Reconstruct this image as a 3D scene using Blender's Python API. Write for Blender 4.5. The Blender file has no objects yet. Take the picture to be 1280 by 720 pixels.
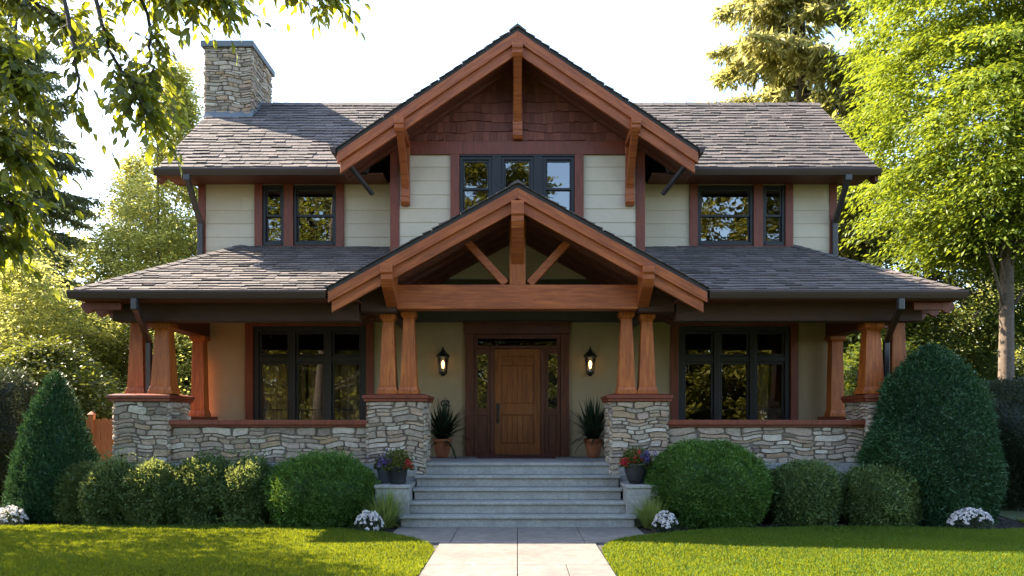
import bpy, math, random
import numpy as np
from mathutils import Vector, Matrix

# ------------------------------------------------------------------ camera, world, sun, exposure
scene = bpy.context.scene
COL = scene.collection
R = math.radians
cam_d = bpy.data.cameras.new("camera")
cam = bpy.data.objects.new("camera", cam_d)
COL.objects.link(cam)
cam.location = (0, 0, 1.66)
cam.rotation_euler = (R(90), 0, 0)
cam_d.sensor_width = 36
cam_d.lens = 36 * 1035 / 1280
cam_d.shift_x = -7 / 1280
cam_d.shift_y = 167 / 1280
cam_d.clip_end = 2000
scene.camera = cam

SUN = Vector((-1.2, 0.56, 1.0)).normalized()          # towards the sun: left, a little behind the house
SUN_EL = math.asin(SUN.z)
SUN_AZ = math.atan2(SUN.x, SUN.y)
world = bpy.data.worlds.new("World")
scene.world = world
world.use_nodes = True
wn = world.node_tree
bg = wn.nodes["Background"]
sky = wn.nodes.new("ShaderNodeTexSky")
sky.sky_type = 'NISHITA'
sky.sun_disc = False
sky.sun_elevation = SUN_EL
sky.sun_rotation = SUN_AZ
sky.air_density = 1.0
sky.dust_density = 1.4
sky.ozone_density = 1.0
wn.links.new(sky.outputs[0], bg.inputs[0])
bg.inputs[1].default_value = 0.105
sun_d = bpy.data.lights.new("sun", 'SUN')
sun_d.energy = 4.1
sun_d.angle = R(0.5)
sun_d.color = (1.0, 0.86, 0.66)
sun = bpy.data.objects.new("sun", sun_d)
COL.objects.link(sun)
sun.rotation_euler = SUN.to_track_quat('Z', 'Y').to_euler()
sun.location = (-30, 30, 30)
vs = scene.view_settings
vs.view_transform = 'Standard'
vs.look = 'None'
vs.exposure = 2.62
vs.gamma = 1.0
scene.render.engine = 'CYCLES'
cy = scene.cycles
cy.use_denoising = True
cy.max_bounces = 8
cy.diffuse_bounces = 4
cy.glossy_bounces = 3
cy.transmission_bounces = 4
cy.transparent_max_bounces = 12
cy.caustics_reflective = False
cy.caustics_refractive = False

# ------------------------------------------------------------------ tagging helpers
def tag(o, label=None, cat=None, group=None, kind=None):
    if label: o["label"] = label
    if cat: o["category"] = cat
    if group: o["group"] = group
    if kind: o["kind"] = kind
    return o

def empty(name, loc, label=None, cat=None, group=None):
    o = bpy.data.objects.new(name, None)
    o.location = loc
    o.empty_display_size = 0.2
    COL.objects.link(o)
    return tag(o, label, cat, group)

def root_of(o):
    while o.parent is not None:
        o = o.parent
    return o

def link_mesh(name, me, mats, parent=None, loc=None):
    if not isinstance(mats, (list, tuple)): mats = [mats]
    for m in mats: me.materials.append(m)
    o = bpy.data.objects.new(name, me)
    COL.objects.link(o)
    if parent is not None: o.parent = parent
    if loc is not None: o.location = loc
    return o

class MB:
    """collects boxes, bars, prisms and tubes into one mesh"""
    def __init__(self):
        self.v, self.f, self.r, self.m = [], [], [], []
        self.mi = 0
        self.rv = 0.5
    def add(self, vs, fs, rnd=None):
        b = len(self.v)
        self.v.extend([tuple(p) for p in vs])
        for f in fs:
            self.f.append([b + i for i in f])
            self.r.append(self.rv if rnd is None else rnd)
            self.m.append(self.mi)
    def box(self, x0, x1, y0, y1, z0, z1, rnd=None):
        if x0 > x1: x0, x1 = x1, x0
        if y0 > y1: y0, y1 = y1, y0
        if z0 > z1: z0, z1 = z1, z0
        self.add([(x0,y0,z0),(x1,y0,z0),(x1,y1,z0),(x0,y1,z0),(x0,y0,z1),(x1,y0,z1),(x1,y1,z1),(x0,y1,z1)],
                 [(0,3,2,1),(4,5,6,7),(0,1,5,4),(1,2,6,5),(2,3,7,6),(3,0,4,7)], rnd)
    def frustum(self, cx, cy, z0, z1, w0, d0, w1, d1, rnd=None):
        a, b, c, d = w0/2, d0/2, w1/2, d1/2
        self.add([(cx-a,cy-b,z0),(cx+a,cy-b,z0),(cx+a,cy+b,z0),(cx-a,cy+b,z0),
                  (cx-c,cy-d,z1),(cx+c,cy-d,z1),(cx+c,cy+d,z1),(cx-c,cy+d,z1)],
                 [(0,3,2,1),(4,5,6,7),(0,1,5,4),(1,2,6,5),(2,3,7,6),(3,0,4,7)], rnd)
    def prism(self, pts, ext, rnd=None):
        """pts: polygon in 3-D, ext: extrusion vector"""
        n = len(pts); e = Vector(ext)
        P = [Vector(p) for p in pts]
        nn = Vector((0,0,0))
        for i in range(n): nn += P[i].cross(P[(i+1) % n])
        if nn.dot(e) > 0: P.reverse()
        vs = P + [p + e for p in P]
        fs = [tuple(range(n)), tuple(range(2*n-1, n-1, -1))]
        for i in range(n):
            j = (i+1) % n
            fs.append((j, i, n+i, n+j))
        self.add(vs, fs, rnd)
    def bar(self, p0, p1, w, h, up=(0,0,1), rnd=None):
        p0, p1 = Vector(p0), Vector(p1)
        d = (p1-p0).normalized()
        s = d.cross(Vector(up)).normalized()
        u = s.cross(d).normalized()
        c = [p0 + s*a*w/2 + u*b*h/2 for a, b in ((-1,-1),(1,-1),(1,1),(-1,1))]
        self.prism(c, p1-p0, rnd)
    def tube(self, path, r0, r1=None, n=8, rnd=None):
        r1 = r0 if r1 is None else r1
        P = [Vector(p) for p in path]; k = len(P)
        rings = []
        ref = Vector((0.31, 0.95, 0.02))
        for i, p in enumerate(P):
            t = (P[min(i+1,k-1)] - P[max(i-1,0)]).normalized()
            a = t.cross(ref)
            if a.length < 1e-3: a = t.cross(Vector((1,0,0)))
            a.normalize(); b = t.cross(a).normalized()
            r = r0 + (r1-r0)*i/(k-1)
            rings.append([p + (a*math.cos(2*math.pi*q/n) + b*math.sin(2*math.pi*q/n))*r for q in range(n)])
        vs = [p for r in rings for p in r]
        fs = []
        for i in range(k-1):
            for q in range(n):
                q2 = (q+1) % n
                fs.append((i*n+q, i*n+q2, (i+1)*n+q2, (i+1)*n+q))
        fs.append(tuple(range(n-1,-1,-1))); fs.append(tuple((k-1)*n+q for q in range(n)))
        self.add(vs, fs, rnd)
    def lathe(self, cx, cy, prof, n=20, rnd=None):
        vs, fs = [], []
        for (r, z) in prof:
            for q in range(n):
                a = 2*math.pi*q/n
                vs.append((cx + r*math.cos(a), cy + r*math.sin(a), z))
        for i in range(len(prof)-1):
            for q in range(n):
                q2 = (q+1) % n
                fs.append((i*n+q, i*n+q2, (i+1)*n+q2, (i+1)*n+q))
        self.add(vs, fs, rnd)
    def build(self, name, mats, parent=None, bevel=0, smooth=False):
        me = bpy.data.meshes.new(name)
        off = Vector((0,0,0))
        if parent is not None:
            o = parent
            while o is not None:
                off += o.location; o = o.parent
        me.from_pydata([(x-off.x, y-off.y, z-off.z) for x, y, z in self.v], [], self.f)
        at = me.attributes.new("rnd", 'FLOAT', 'FACE')
        at.data.foreach_set("value", np.array(self.r, dtype=np.float32))
        me.polygons.foreach_set("material_index", np.array(self.m, dtype=np.int32))
        if smooth: me.polygons.foreach_set("use_smooth", np.ones(len(self.f), dtype=bool))
        me.update()
        o = link_mesh(name, me, mats, parent)
        if bevel:
            b = o.modifiers.new("bevel", 'BEVEL')
            b.width = bevel; b.segments = 2; b.limit_method = 'ANGLE'; b.angle_limit = R(40)
        return o

def np_mesh(name, V, F, rnd, mi=None, smooth=False):
    """V (N,3), F (M,k) of equal-sized faces, rnd (M,)"""
    me = bpy.data.meshes.new(name)
    V = np.asarray(V, dtype=np.float32); F = np.asarray(F, dtype=np.int32)
    m, k = F.shape
    me.vertices.add(len(V)); me.vertices.foreach_set("co", V.ravel())
    me.loops.add(m*k); me.loops.foreach_set("vertex_index", F.ravel())
    me.polygons.add(m)
    me.polygons.foreach_set("loop_start", np.arange(0, m*k, k, dtype=np.int32))
    me.polygons.foreach_set("loop_total", np.full(m, k, dtype=np.int32))
    if mi is not None: me.polygons.foreach_set("material_index", np.asarray(mi, dtype=np.int32))
    if smooth: me.polygons.foreach_set("use_smooth", np.ones(m, dtype=bool))
    at = me.attributes.new("rnd", 'FLOAT', 'FACE')
    at.data.foreach_set("value", np.asarray(rnd, dtype=np.float32))
    me.update(calc_edges=True)
    return me

# ------------------------------------------------------------------ materials
def new_mat(name):
    m = bpy.data.materials.new(name); m.use_nodes = True
    nt = m.node_tree
    return m, nt, nt.nodes["Principled BSDF"], nt.nodes["Material Output"]

def N(nt, typ, **kw):
    n = nt.nodes.new(typ)
    for k, v in kw.items(): setattr(n, k, v)
    return n

def ramp(nt, stops, fac):
    n = N(nt, "ShaderNodeValToRGB")
    e = n.color_ramp.elements
    while len(e) < len(stops): e.new(0.5)
    for i, (p, c) in enumerate(stops):
        e[i].position = p; e[i].color = (*c, 1)
    nt.links.new(fac, n.inputs[0])
    return n.outputs[0]

def noise(nt, vec, scale, detail=4, rough=0.55, stretch=None):
    if stretch is not None:
        mp = N(nt, "ShaderNodeMapping"); mp.inputs["Scale"].default_value = stretch
        nt.links.new(vec, mp.inputs[0]); vec = mp.outputs[0]
    n = N(nt, "ShaderNodeTexNoise")
    n.inputs["Scale"].default_value = scale; n.inputs["Detail"].default_value = detail
    n.inputs["Roughness"].default_value = rough
    nt.links.new(vec, n.inputs["Vector"])
    return n.outputs["Fac"]

def mix(nt, a, b, fac, blend='MIX'):
    n = N(nt, "ShaderNodeMix", data_type='RGBA', blend_type=blend)
    for s, v in ((n.inputs[0], fac), (n.inputs[6], a), (n.inputs[7], b)):
        if isinstance(v, (int, float)): s.default_value = v
        elif isinstance(v, tuple): s.default_value = (*v, 1)
        else: nt.links.new(v, s)
    return n.outputs[2]

def bump(nt, h, strength, dist=0.02):
    b = N(nt, "ShaderNodeBump")
    b.inputs["Strength"].default_value = strength; b.inputs["Distance"].default_value = dist
    nt.links.new(h, b.inputs["Height"])
    return b.outputs[0]

def objco(nt): return N(nt, "ShaderNodeTexCoord").outputs["Object"]
def attr(nt, name="rnd"):
    a = N(nt, "ShaderNodeAttribute"); a.attribute_name = name
    return a.outputs["Fac"]

def wood(name, dark, light, stretch, rough=0.5, scale=6, roty=0.0):
    m, nt, p, out = new_mat(name)
    co = objco(nt)
    if roty:
        mr = N(nt, "ShaderNodeMapping"); mr.inputs["Rotation"].default_value = (0, roty, 0)
        nt.links.new(co, mr.inputs[0]); co = mr.outputs[0]
    g = noise(nt, co, scale, 8, 0.72, stretch)
    c = ramp(nt, [(0.32, tuple(0.62*x for x in dark)), (0.45, dark), (0.68, light)], g)
    w = noise(nt, co, 1.3, 3)
    c = mix(nt, c, tuple(0.72*x for x in dark), ramp(nt, [(0.45,(0,0,0)),(0.8,(0.55,)*3)], w))
    nt.links.new(c, p.inputs["Base Color"])
    p.inputs["Roughness"].default_value = rough
    nt.links.new(bump(nt, g, 0.25, 0.006), p.inputs["Normal"])
    return m

def plain(name, col, rough=0.6, var=0.12, scale=8, bstr=0.15, metallic=0):
    m, nt, p, out = new_mat(name)
    co = objco(nt)
    a = noise(nt, co, scale, 5, 0.6); b = noise(nt, co, scale*0.13, 3)
    c = ramp(nt, [(0.3, tuple(x*(1-var) for x in col)), (0.7, tuple(min(1,x*(1+var)) for x in col))], a)
    c = mix(nt, c, tuple(x*(1-1.6*var) for x in col), ramp(nt, [(0.45,(0,0,0)),(0.75,(0.8,)*3)], b))
    nt.links.new(c, p.inputs["Base Color"])
    p.inputs["Roughness"].default_value = rough; p.inputs["Metallic"].default_value = metallic
    if bstr: nt.links.new(bump(nt, a, bstr, 0.01), p.inputs["Normal"])
    return m

def by_face(name, stops, rough=0.8, var=0.5, nscale=30, bstr=0.5, bdist=0.01, stain=0.0):
    """colour of each shingle or stone from its own random value, with fine grain on top"""
    m, nt, p, out = new_mat(name)
    co = objco(nt)
    c = ramp(nt, stops, attr(nt))
    g = noise(nt, co, nscale, 6, 0.7)
    c = mix(nt, c, ramp(nt, [(0.25, (1-var,)*3), (0.75, (1.0+0*var,)*3)], g), 1.0, 'MULTIPLY')
    if stain:
        s = noise(nt, co, 0.7, 4, 0.6)
        c = mix(nt, c, (0.5,0.47,0.45), ramp(nt, [(0.4,(0,0,0)),(0.7,(stain,)*3)], s), 'MULTIPLY')
    nt.links.new(c, p.inputs["Base Color"])
    p.inputs["Roughness"].default_value = rough
    nt.links.new(bump(nt, g, bstr, bdist), p.inputs["Normal"])
    return m

def leaf(name, dark, light, trans=0.4, tcol=None, rough=0.5, spec=0.35):
    m, nt, p, out = new_mat(name)
    c = ramp(nt, [(0.0, dark), (1.0, light)], attr(nt))
    nt.links.new(c, p.inputs["Base Color"])
    p.inputs["Roughness"].default_value = rough
    p.inputs["Specular IOR Level"].default_value = spec
    if trans > 0:
        t = N(nt, "ShaderNodeBsdfTranslucent")
        tc = tcol or tuple(min(1, x*1.8) for x in light)
        tm = ramp(nt, [(0.0, tuple(0.6*x for x in tc)), (1.0, tc)], attr(nt))
        nt.links.new(tm, t.inputs[0])
        mx = N(nt, "ShaderNodeMixShader"); mx.inputs[0].default_value = trans
        nt.links.new(p.outputs[0], mx.inputs[1]); nt.links.new(t.outputs[0], mx.inputs[2])
        nt.links.new(mx.outputs[0], out.inputs[0])
    return m

def glass_mat(name, refl, tint=(0.9,0.93,0.95)):
    m, nt, p, out = new_mat(name)
    nt.nodes.remove(p)
    t = N(nt, "ShaderNodeBsdfTransparent"); t.inputs[0].default_value = (*tint, 1)
    g = N(nt, "ShaderNodeBsdfGlossy"); g.inputs["Roughness"].default_value = 0.0
    lw = N(nt, "ShaderNodeFresnel"); lw.inputs[0].default_value = 1.5
    mm = N(nt, "ShaderNodeMath", operation='ADD'); mm.inputs[1].default_value = refl
    nt.links.new(lw.outputs[0], mm.inputs[0])
    w = noise(nt, objco(nt), 1.6, 2)
    nt.links.new(bump(nt, w, 0.05, 0.03), g.inputs["Normal"])
    mx = N(nt, "ShaderNodeMixShader")
    nt.links.new(mm.outputs[0], mx.inputs[0]); nt.links.new(t.outputs[0], mx.inputs[1]); nt.links.new(g.outputs[0], mx.inputs[2])
    nt.links.new(mx.outputs[0], out.inputs[0])
    return m

M = {}
M['timber'] = wood('timber_stain', (0.29,0.068,0.015), (0.50,0.138,0.030), (0.35,4,4))
for k_, a_ in (('gable',math.atan(0.674)),('portico',math.atan(0.55))):
    for s_ in (-1,1):
        M[k_+str(s_)] = wood('rake_timber_stain', (0.29,0.068,0.015), (0.50,0.138,0.030), (0.35,4,4), roty=-s_*a_)
M['column'] = wood('column_stain', (0.34,0.082,0.013), (0.57,0.170,0.029), (4,4,0.35))
M['trim'] = wood('red_trim_paint', (0.155,0.032,0.013), (0.23,0.052,0.020), (4,4,0.5), 0.5)
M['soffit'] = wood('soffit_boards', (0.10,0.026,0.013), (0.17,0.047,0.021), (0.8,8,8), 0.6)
M['brown'] = wood('brown_beam_paint', (0.040,0.015,0.008), (0.068,0.025,0.013), (0.6,7,7), 0.75)
M['gutter'] = plain('gutter_metal', (0.050,0.028,0.020), 0.6, 0.1, 5, 0.03)
M['spout'] = plain('downspout_metal', (0.04,0.033,0.034), 0.35, 0.1, 5, 0.03)
M['siding'] = by_face('cream_siding_paint', [(0,(0.535,0.445,0.315)),(1,(0.585,0.495,0.362))], 0.55, 0.10, 9, 0.15, 0.006, 0.0)
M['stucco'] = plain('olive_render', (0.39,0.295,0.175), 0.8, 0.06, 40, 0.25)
M['shake'] = by_face('red_wall_shakes', [(0,(0.15,0.04,0.025)),(1,(0.25,0.075,0.045))], 0.7, 0.3, 40, 0.3, 0.004)
M['shingle'] = by_face('roof_shingles', [(0,(0.115,0.099,0.095)),(0.5,(0.150,0.125,0.116)),(1,(0.195,0.158,0.145))], 0.9, 0.55, 26, 0.8, 0.01, 0.35)
M['deck'] = plain('roof_underlay', (0.045,0.038,0.036), 0.9)
M['stone'] = by_face('ledge_stone', [(0,(0.26,0.205,0.155)),(0.2,(0.43,0.35,0.265)),(0.48,(0.53,0.435,0.335)),(0.63,(0.50,0.34,0.20)),(0.74,(0.50,0.36,0.28)),(0.87,(0.61,0.52,0.41)),(1,(0.70,0.62,0.50))], 0.85, 0.42, 13, 1.0, 0.03)
M['mortar'] = plain('mortar', (0.19,0.155,0.12), 0.95, 0.3, 20, 0.4)
M['concrete'] = plain('grey_concrete', (0.30,0.295,0.275), 0.85, 0.22, 22, 0.35)
M['paving'] = plain('pale_paving', (0.175,0.160,0.142), 0.85, 0.24, 7, 0.2)
M['capstone'] = plain('slate_cap', (0.12,0.135,0.15), 0.6, 0.12, 12, 0.1)
M['sash'] = plain('dark_window_paint', (0.008,0.0085,0.010), 0.45, 0.1, 6, 0.03)
M['glass'] = glass_mat('window_glass', 0.20)
M['glass_porch'] = glass_mat('porch_window_glass', 0.11)
M['glass_dark'] = glass_mat('transom_glass', 0.0, (0.12,0.12,0.13))
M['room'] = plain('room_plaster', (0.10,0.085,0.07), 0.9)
M['curtain'] = plain('curtain_cloth', (0.36,0.26,0.16), 0.9, 0.1, 20, 0.1)
M['door'] = wood('oak_door', (0.25,0.071,0.016), (0.43,0.138,0.030), (4,4,0.4), 0.35)
M['doortrim'] = wood('mahogany_frame', (0.10,0.024,0.011), (0.17,0.042,0.018), (4,4,0.5), 0.4)
M['iron'] = plain('black_iron', (0.012,0.012,0.013), 0.45, 0.1, 10, 0.1)
M['olive_in_shade'] = plain('olive_baked_shade', (0.060,0.054,0.036), 0.8)  # olive wall colour darkened to carry the shade inside the portico vault
M['mulch'] = plain('bark_mulch', (0.030,0.022,0.018), 0.95, 0.5, 60, 1.0)
M['terracotta'] = plain('terracotta', (0.36,0.12,0.05), 0.7, 0.15, 12, 0.1)
M['fence'] = wood('cedar_fence', (0.34,0.10,0.03), (0.52,0.19,0.06), (9,9,0.5), 0.6)
M['bark'] = plain('bark', (0.14,0.105,0.08), 0.95, 0.35, 14, 1.0)
M['bark_dark'] = plain('dark_bark', (0.075,0.058,0.045), 0.95, 0.35, 14, 1.0)

# ------------------------------------------------------------------ ground, lawn, beds, walkway
def sheet(name, poly, z, mat, kind='structure', thick=0.0):
    mb = MB()
    if thick: mb.prism([(x,y,z-thick) for x,y in poly], (0,0,thick))
    else: mb.add([(x,y,z) for x,y in poly], [tuple(range(len(poly)))])
    return tag(mb.build(name, mat), kind=kind)

M['soil'] = plain('meadow_ground', (0.05,0.06,0.022), 0.95, 0.35, 3, 0.5)
M['turf'] = plain('lawn_turf', (0.045,0.065,0.015), 0.95, 0.3, 25, 0.5)
sheet('ground', [(-900,-900),(900,-900),(900,900),(-900,900)], -0.03, M['soil'])
LEFT_LAWN = [(-1.07,3),(-1.07,10.3),(-1.09,10.75),(-1.22,11.2),(-1.5,11.75),(-1.85,12.15),(-2.5,12.55),(-3.35,12.95),(-4.6,13.12),(-6.5,13.1),(-8.15,13.0),(-8.7,13.5),(-9.0,15),(-9.2,19),(-16,19),(-16,3)]
RIGHT_LAWN = [(1.07,3),(1.07,10.3),(1.10,10.8),(1.28,11.35),(1.6,11.85),(2.0,12.15),(2.6,12.45),(3.5,12.75),(5,12.95),(6.3,12.85),(7.3,12.6),(7.9,12.75),(8.3,13.6),(8.6,15),(8.8,18),(16,18),(16,3)]
sheet('lawn', LEFT_LAWN, 0.0, M['turf'])
sheet('lawn', RIGHT_LAWN, 0.0, M['turf'])
sheet('garden_bed', [(-9.3,11.5),(-1.86,11.5),(-1.86,14.2),(-6.7,14.2),(-6.7,19.2),(-9.3,19.2)], -0.012, M['mulch'])
sheet('garden_bed', [(9.0,11.5),(1.86,11.5),(1.86,14.2),(6.7,14.2),(6.7,18.2),(9.0,18.2)], -0.012, M['mulch'])
# walkway slabs with open joints
sheet('walkway_base', [(-1.88,3),(1.88,3),(1.88,13.1),(-1.88,13.1)], -0.008, plain('joint_dirt', (0.06,0.055,0.05), 0.95))
wk = MB()
g = 0.009
def slab(x0, x1, y0, y1):
    wk.box(x0+g/2, x1-g/2, y0+g/2, y1-g/2, -0.03, 0.012, random.random())
for xs, y0, y1 in (([-1.86,-0.92,0,0.92,1.86], 11.3, 12.92), ([-1.06,0,1.06], 9.55, 11.3), ([-1.06,0,0.56,1.06], 7.8, 9.55), ([-1.06,0,1.06], 5.8, 7.8), ([-1.06,0,1.06], 3.8, 5.8)):
    for a, b in zip(xs[:-1], xs[1:]): slab(a, b, y0, y1)
tag(wk.build('walkway', M['paving'], bevel=0.004), kind='structure')

# ------------------------------------------------------------------ building helpers
rg = random.Random(7)
def shingles(mb, O, U, Vv, poly, expo=0.175, wmin=0.12, wmax=0.34, thick=0.024, off=0.004):
    """lapped shingles over a convex-by-row polygon given in plane coordinates (u, v up the slope)"""
    O, U, Vv = Vector(O), Vector(U).normalized(), Vector(Vv).normalized()
    Nn = U.cross(Vv).normalized()
    vmin = min(p[1] for p in poly); vmax = max(p[1] for p in poly)
    def span(v):
        xs = []
        for (u0,v0),(u1,v1) in zip(poly, poly[1:]+poly[:1]):
            if (v0 <= v) != (v1 <= v): xs.append(u0 + (u1-u0)*(v-v0)/(v1-v0))
        return (min(xs), max(xs)) if xs else None
    k = 0; v = vmin
    while v < vmax - 0.02:
        v1 = min(v + expo, vmax)
        s0 = span(v + 1e-4); s1 = span(v1 - 1e-4)
        if s0 and s1:
            a0, b0 = s0; a1, b1 = s1
            u = min(a0, a1) - rg.random()*wmax
            ue = max(b0, b1)
            while u < ue:
                w = rg.uniform(wmin, wmax); uu = u + w
                l0, r0 = max(u, a0), min(uu, b0); l1, r1 = max(u, a1), min(uu, b1)
                if r0 - l0 > 0.01 and r1 - l1 > 0.005:
                    t = thick*rg.uniform(0.65, 1.4); dv = rg.uniform(-0.012, 0.012) + 0.022*math.sin(u*2.3+k*1.9) + 0.012*math.sin(u*7.1+k*0.7)
                    gp = 0.003
                    def P(uu_, vv_, n_): return O + U*uu_ + Vv*vv_ + Nn*n_
                    q = [P(l0+gp,v+dv,off), P(r0-gp,v+dv,off), P(r0-gp,v+dv,off+t), P(l0+gp,v+dv,off+t), P(l1+gp,v1+0.01,off+0.003), P(r1-gp,v1+0.01,off+0.003)]
                    mb.add(q, [(0,1,2,3),(3,2,5,4),(0,3,4),(1,5,2)], rg.random())
                u = uu
        v += expo; k += 1

def stones(mb, O, U, Vv, W, H, rmin=0.05, rmax=0.135, wmin=0.12, wmax=0.50, depth=0.034):
    """ledge stones over a W x H face; outward normal U x V"""
    O, U, Vv = Vector(O), Vector(U).normalized(), Vector(Vv).normalized()
    Nn = U.cross(Vv).normalized()
    ph = [rg.uniform(0, 6.28) for _ in range(4)]
    def warp(u, v):
        e = min(1, u/0.05, (W-u)/0.05) if 0 < u < W else 0
        k = min(1, v/0.06, (H-v)/0.06) if 0 < v < H else 0
        return (u + 0.014*max(e,0)*math.sin(v*17+ph[2]), v + max(k,0)*(0.022*math.sin(u*5.1+ph[0]) + 0.016*math.sin(u*11.7+ph[1])))
    def stone(u0, u1, v0, v1):
        rr = rg.random(); d = depth*rg.uniform(0.55, 1.25)
        w, h = u1-u0, v1-v0
        gp = rg.uniform(0.001, 0.005)
        n = 14; cu, cv = (u0+u1)/2, (v0+v1)/2
        ex = rg.uniform(0.24, 0.48); sk = rg.uniform(-0.07,0.07); tp = rg.uniform(-0.13,0.13)
        r0, r1, r2 = [], [], []
        tu, tv = rg.uniform(-.12,.12), rg.uniform(-.2,.2)
        for i in range(n):
            a = 2*math.pi*(i+0.5)/n
            c, s = math.cos(a), math.sin(a)
            x = math.copysign(abs(c)**ex, c); y = math.copysign(abs(s)**ex, s)
            j = rg.uniform(0.90, 1.0)
            hx, hy = (w/2-gp)*j*1.03, (h/2-gp)*rg.uniform(0.90, 1.03)*1.03
            for ring, k, dd in ((r0,1.0,-0.012),(r1,0.965,d*0.55),(r2,0.88 if h > 0.07 else 0.8,d)):
                px, py = cu + x*hx*k*(1-abs(sk)) + sk*y*hx*0.6, cv + y*hy*k*(1-abs(tp)*0.5 + tp*0.5*x)
                px, py = warp(px, py)
                lift = dd + (0 if dd < 0 else (x*tu + y*tv)*0.05 + rg.uniform(-0.004,0.004))
                ring.append(O + U*px + Vv*py + Nn*lift)
        fs = []
        for b in (0, n):
            for i in range(n):
                j = (i+1) % n
                fs.append((b+i, b+j, b+n+j, b+n+i))
        c = O + U*warp(cu,cv)[0] + Vv*warp(cu,cv)[1] + Nn*(d+rg.uniform(-0.006,0.008))
        for i in range(n):
            fs.append((2*n+i, 2*n+(i+1) % n, 3*n))
        mb.add(r0+r1+r2+[c], fs, rr)
    rows = []; v = 0
    while v < H - 1e-6:
        h = rg.uniform(rmin, rmax)
        if H - v - h < rmin*0.8: h = H - v
        rows.append((v, v+h)); v += h
    for v0, v1 in rows:
        u = 0
        while u < W - 1e-6:
            w = rg.uniform(wmin, wmax)*(0.8 if v1-v0 < 0.11 else 1)
            if W - u - w < wmin*0.8: w = W - u
            if v1-v0 > 0.10 and rg.random() < 0.42:
                vm = v0 + (v1-v0)*rg.uniform(0.38, 0.62)
                if w > 0.34 and rg.random() < 0.5:
                    um = u + w*rg.uniform(0.35,0.65)
                    stone(u, um, vm, v1); stone(um, u+w, vm, v1); stone(u, u+w, v0, vm)
                else:
                    stone(u, u+w, v0, vm); stone(u, u+w, vm, v1)
            else: stone(u, u+w, v0, v1)
            u += w

def stone_block(name, x0, x1, y0, y1, z0, z1, parent, faces='flr', **kw):
    mb = MB()
    mb.mi = 1
    e = 0.012
    mb.box(x0+e, x1-e, y0+e, y1-e, z0, z1)
    mb.mi = 0
    if 'f' in faces: stones(mb, (x0,y0+e,z0), (1,0,0), (0,0,1), x1-x0, z1-z0, **kw)
    if 'l' in faces: stones(mb, (x0+e,y1,z0), (0,-1,0), (0,0,1), y1-y0, z1-z0, **kw)
    if 'r' in faces: stones(mb, (x1-e,y0,z0), (0,1,0), (0,0,1), y1-y0, z1-z0, **kw)
    if 'b' in faces: stones(mb, (x1,y1-e,z0), (-1,0,0), (0,0,1), x1-x0, z1-z0, **kw)
    return mb.build(name, [M['stone'], M['mortar']], parent)

def boards(mb, x0, x1, z0, z1, y, h, openings=(), lap=0.012, back=0.14):
    """lapped siding facing -y, split round the openings (xa, xb, za, zb)"""
    zs = []; z = z0; joints = {}
    while z < z1 - 1e-6: zs.append(z); z += h
    zs.append(z1)
    for a, b in zip(zs[:-1], zs[1:]):
        cut = sorted({a, b} | {q for o in openings for q in (o[2], o[3]) if a < q < b})
        for c, d in zip(cut[:-1], cut[1:]):
            segs = [(x0, x1)]
            for o in openings:
                if o[2] < (c+d)/2 < o[3]:
                    ns = []
                    for s in segs:
                        if o[1] <= s[0] or o[0] >= s[1]: ns.append(s)
                        else:
                            if o[0] > s[0]: ns.append((s[0], o[0]))
                            if o[1] < s[1]: ns.append((o[1], s[1]))
                    segs = ns
            def yy(zz): return y - lap*(1 - (zz-a)/h) - 0.002
            if lap:
                jx = joints.setdefault(a, rg.uniform(x0+0.4, x1-0.4)); ns = []
                for s in segs:
                    if s[0]+0.3 < jx < s[1]-0.3: ns += [(s[0],jx-0.0015),(jx+0.0015,s[1])]
                    else: ns.append(s)
                segs = ns
            for s in segs:
                ya, yb = yy(c), yy(d)
                mb.add([(s[0],ya,c),(s[1],ya,c),(s[1],yb,d),(s[0],yb,d),(s[0],y+back,c),(s[1],y+back,c),(s[1],y+back,d),(s[0],y+back,d)],
                       [(0,1,2,3),(5,4,7,6),(0,4,5,1),(3,2,6,7),(1,5,6,2),(0,3,7,4)], rg.random())

def wall_panel(mb, x0, x1, z0, z1, y0, y1, openings=()):
    boards(mb, x0, x1, z0, z1, y0, z1-z0, openings, lap=0.0, back=y1-y0)

# ------------------------------------------------------------------ THE HOUSE
house = empty('house', (0, 19, 0), 'two storey craftsman house with cream siding, red timber gables and stone porch piers', 'house')
YW, YB, YF = 16.7, 16.1, 14.0          # main wall, projecting bay wall, porch front
# upper window openings (x0, x1, z0, z1)
UWL = [(-5.13,-4.70,5.20,6.42), (-4.51,-3.65,5.20,6.42)]
UWR = [(3.62,4.74,5.20,6.42), (4.93,5.38,5.20,6.42)]
BAYW = [(-1.14,1.12,5.56,6.80)]
for a, b, ops in ((-6.30,-2.45,UWL),(2.45,6.30,UWR)):
    mb = MB(); boards(mb, a, b, 4.3, 6.48, YW, 0.27, ops)
    mb.build('upper_wall', M['siding'], house)
mb = MB()                                               # side and rear walls
for s in (-1, 1):
    mb.prism([(s*6.30,16.84,0.0),(s*6.30,21.9,0.0),(s*6.30,21.9,6.85),(s*6.30,19.3,8.85),(s*6.30,16.84,6.96)], (-s*0.14,0,0))
mb.box(-6.16, 6.16, 21.76, 21.9, 0, 6.9)
mb.build('side_wall', M['siding'], house)
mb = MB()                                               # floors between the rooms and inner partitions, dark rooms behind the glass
mb.box(-6.1, 6.1, 16.9, 21.7, 3.78, 4.0); mb.box(-6.1, 6.1, 16.9, 21.7, 0.8, 0.955); mb.box(-6.1,6.1,16.9,21.7,6.5,6.6)
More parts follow.
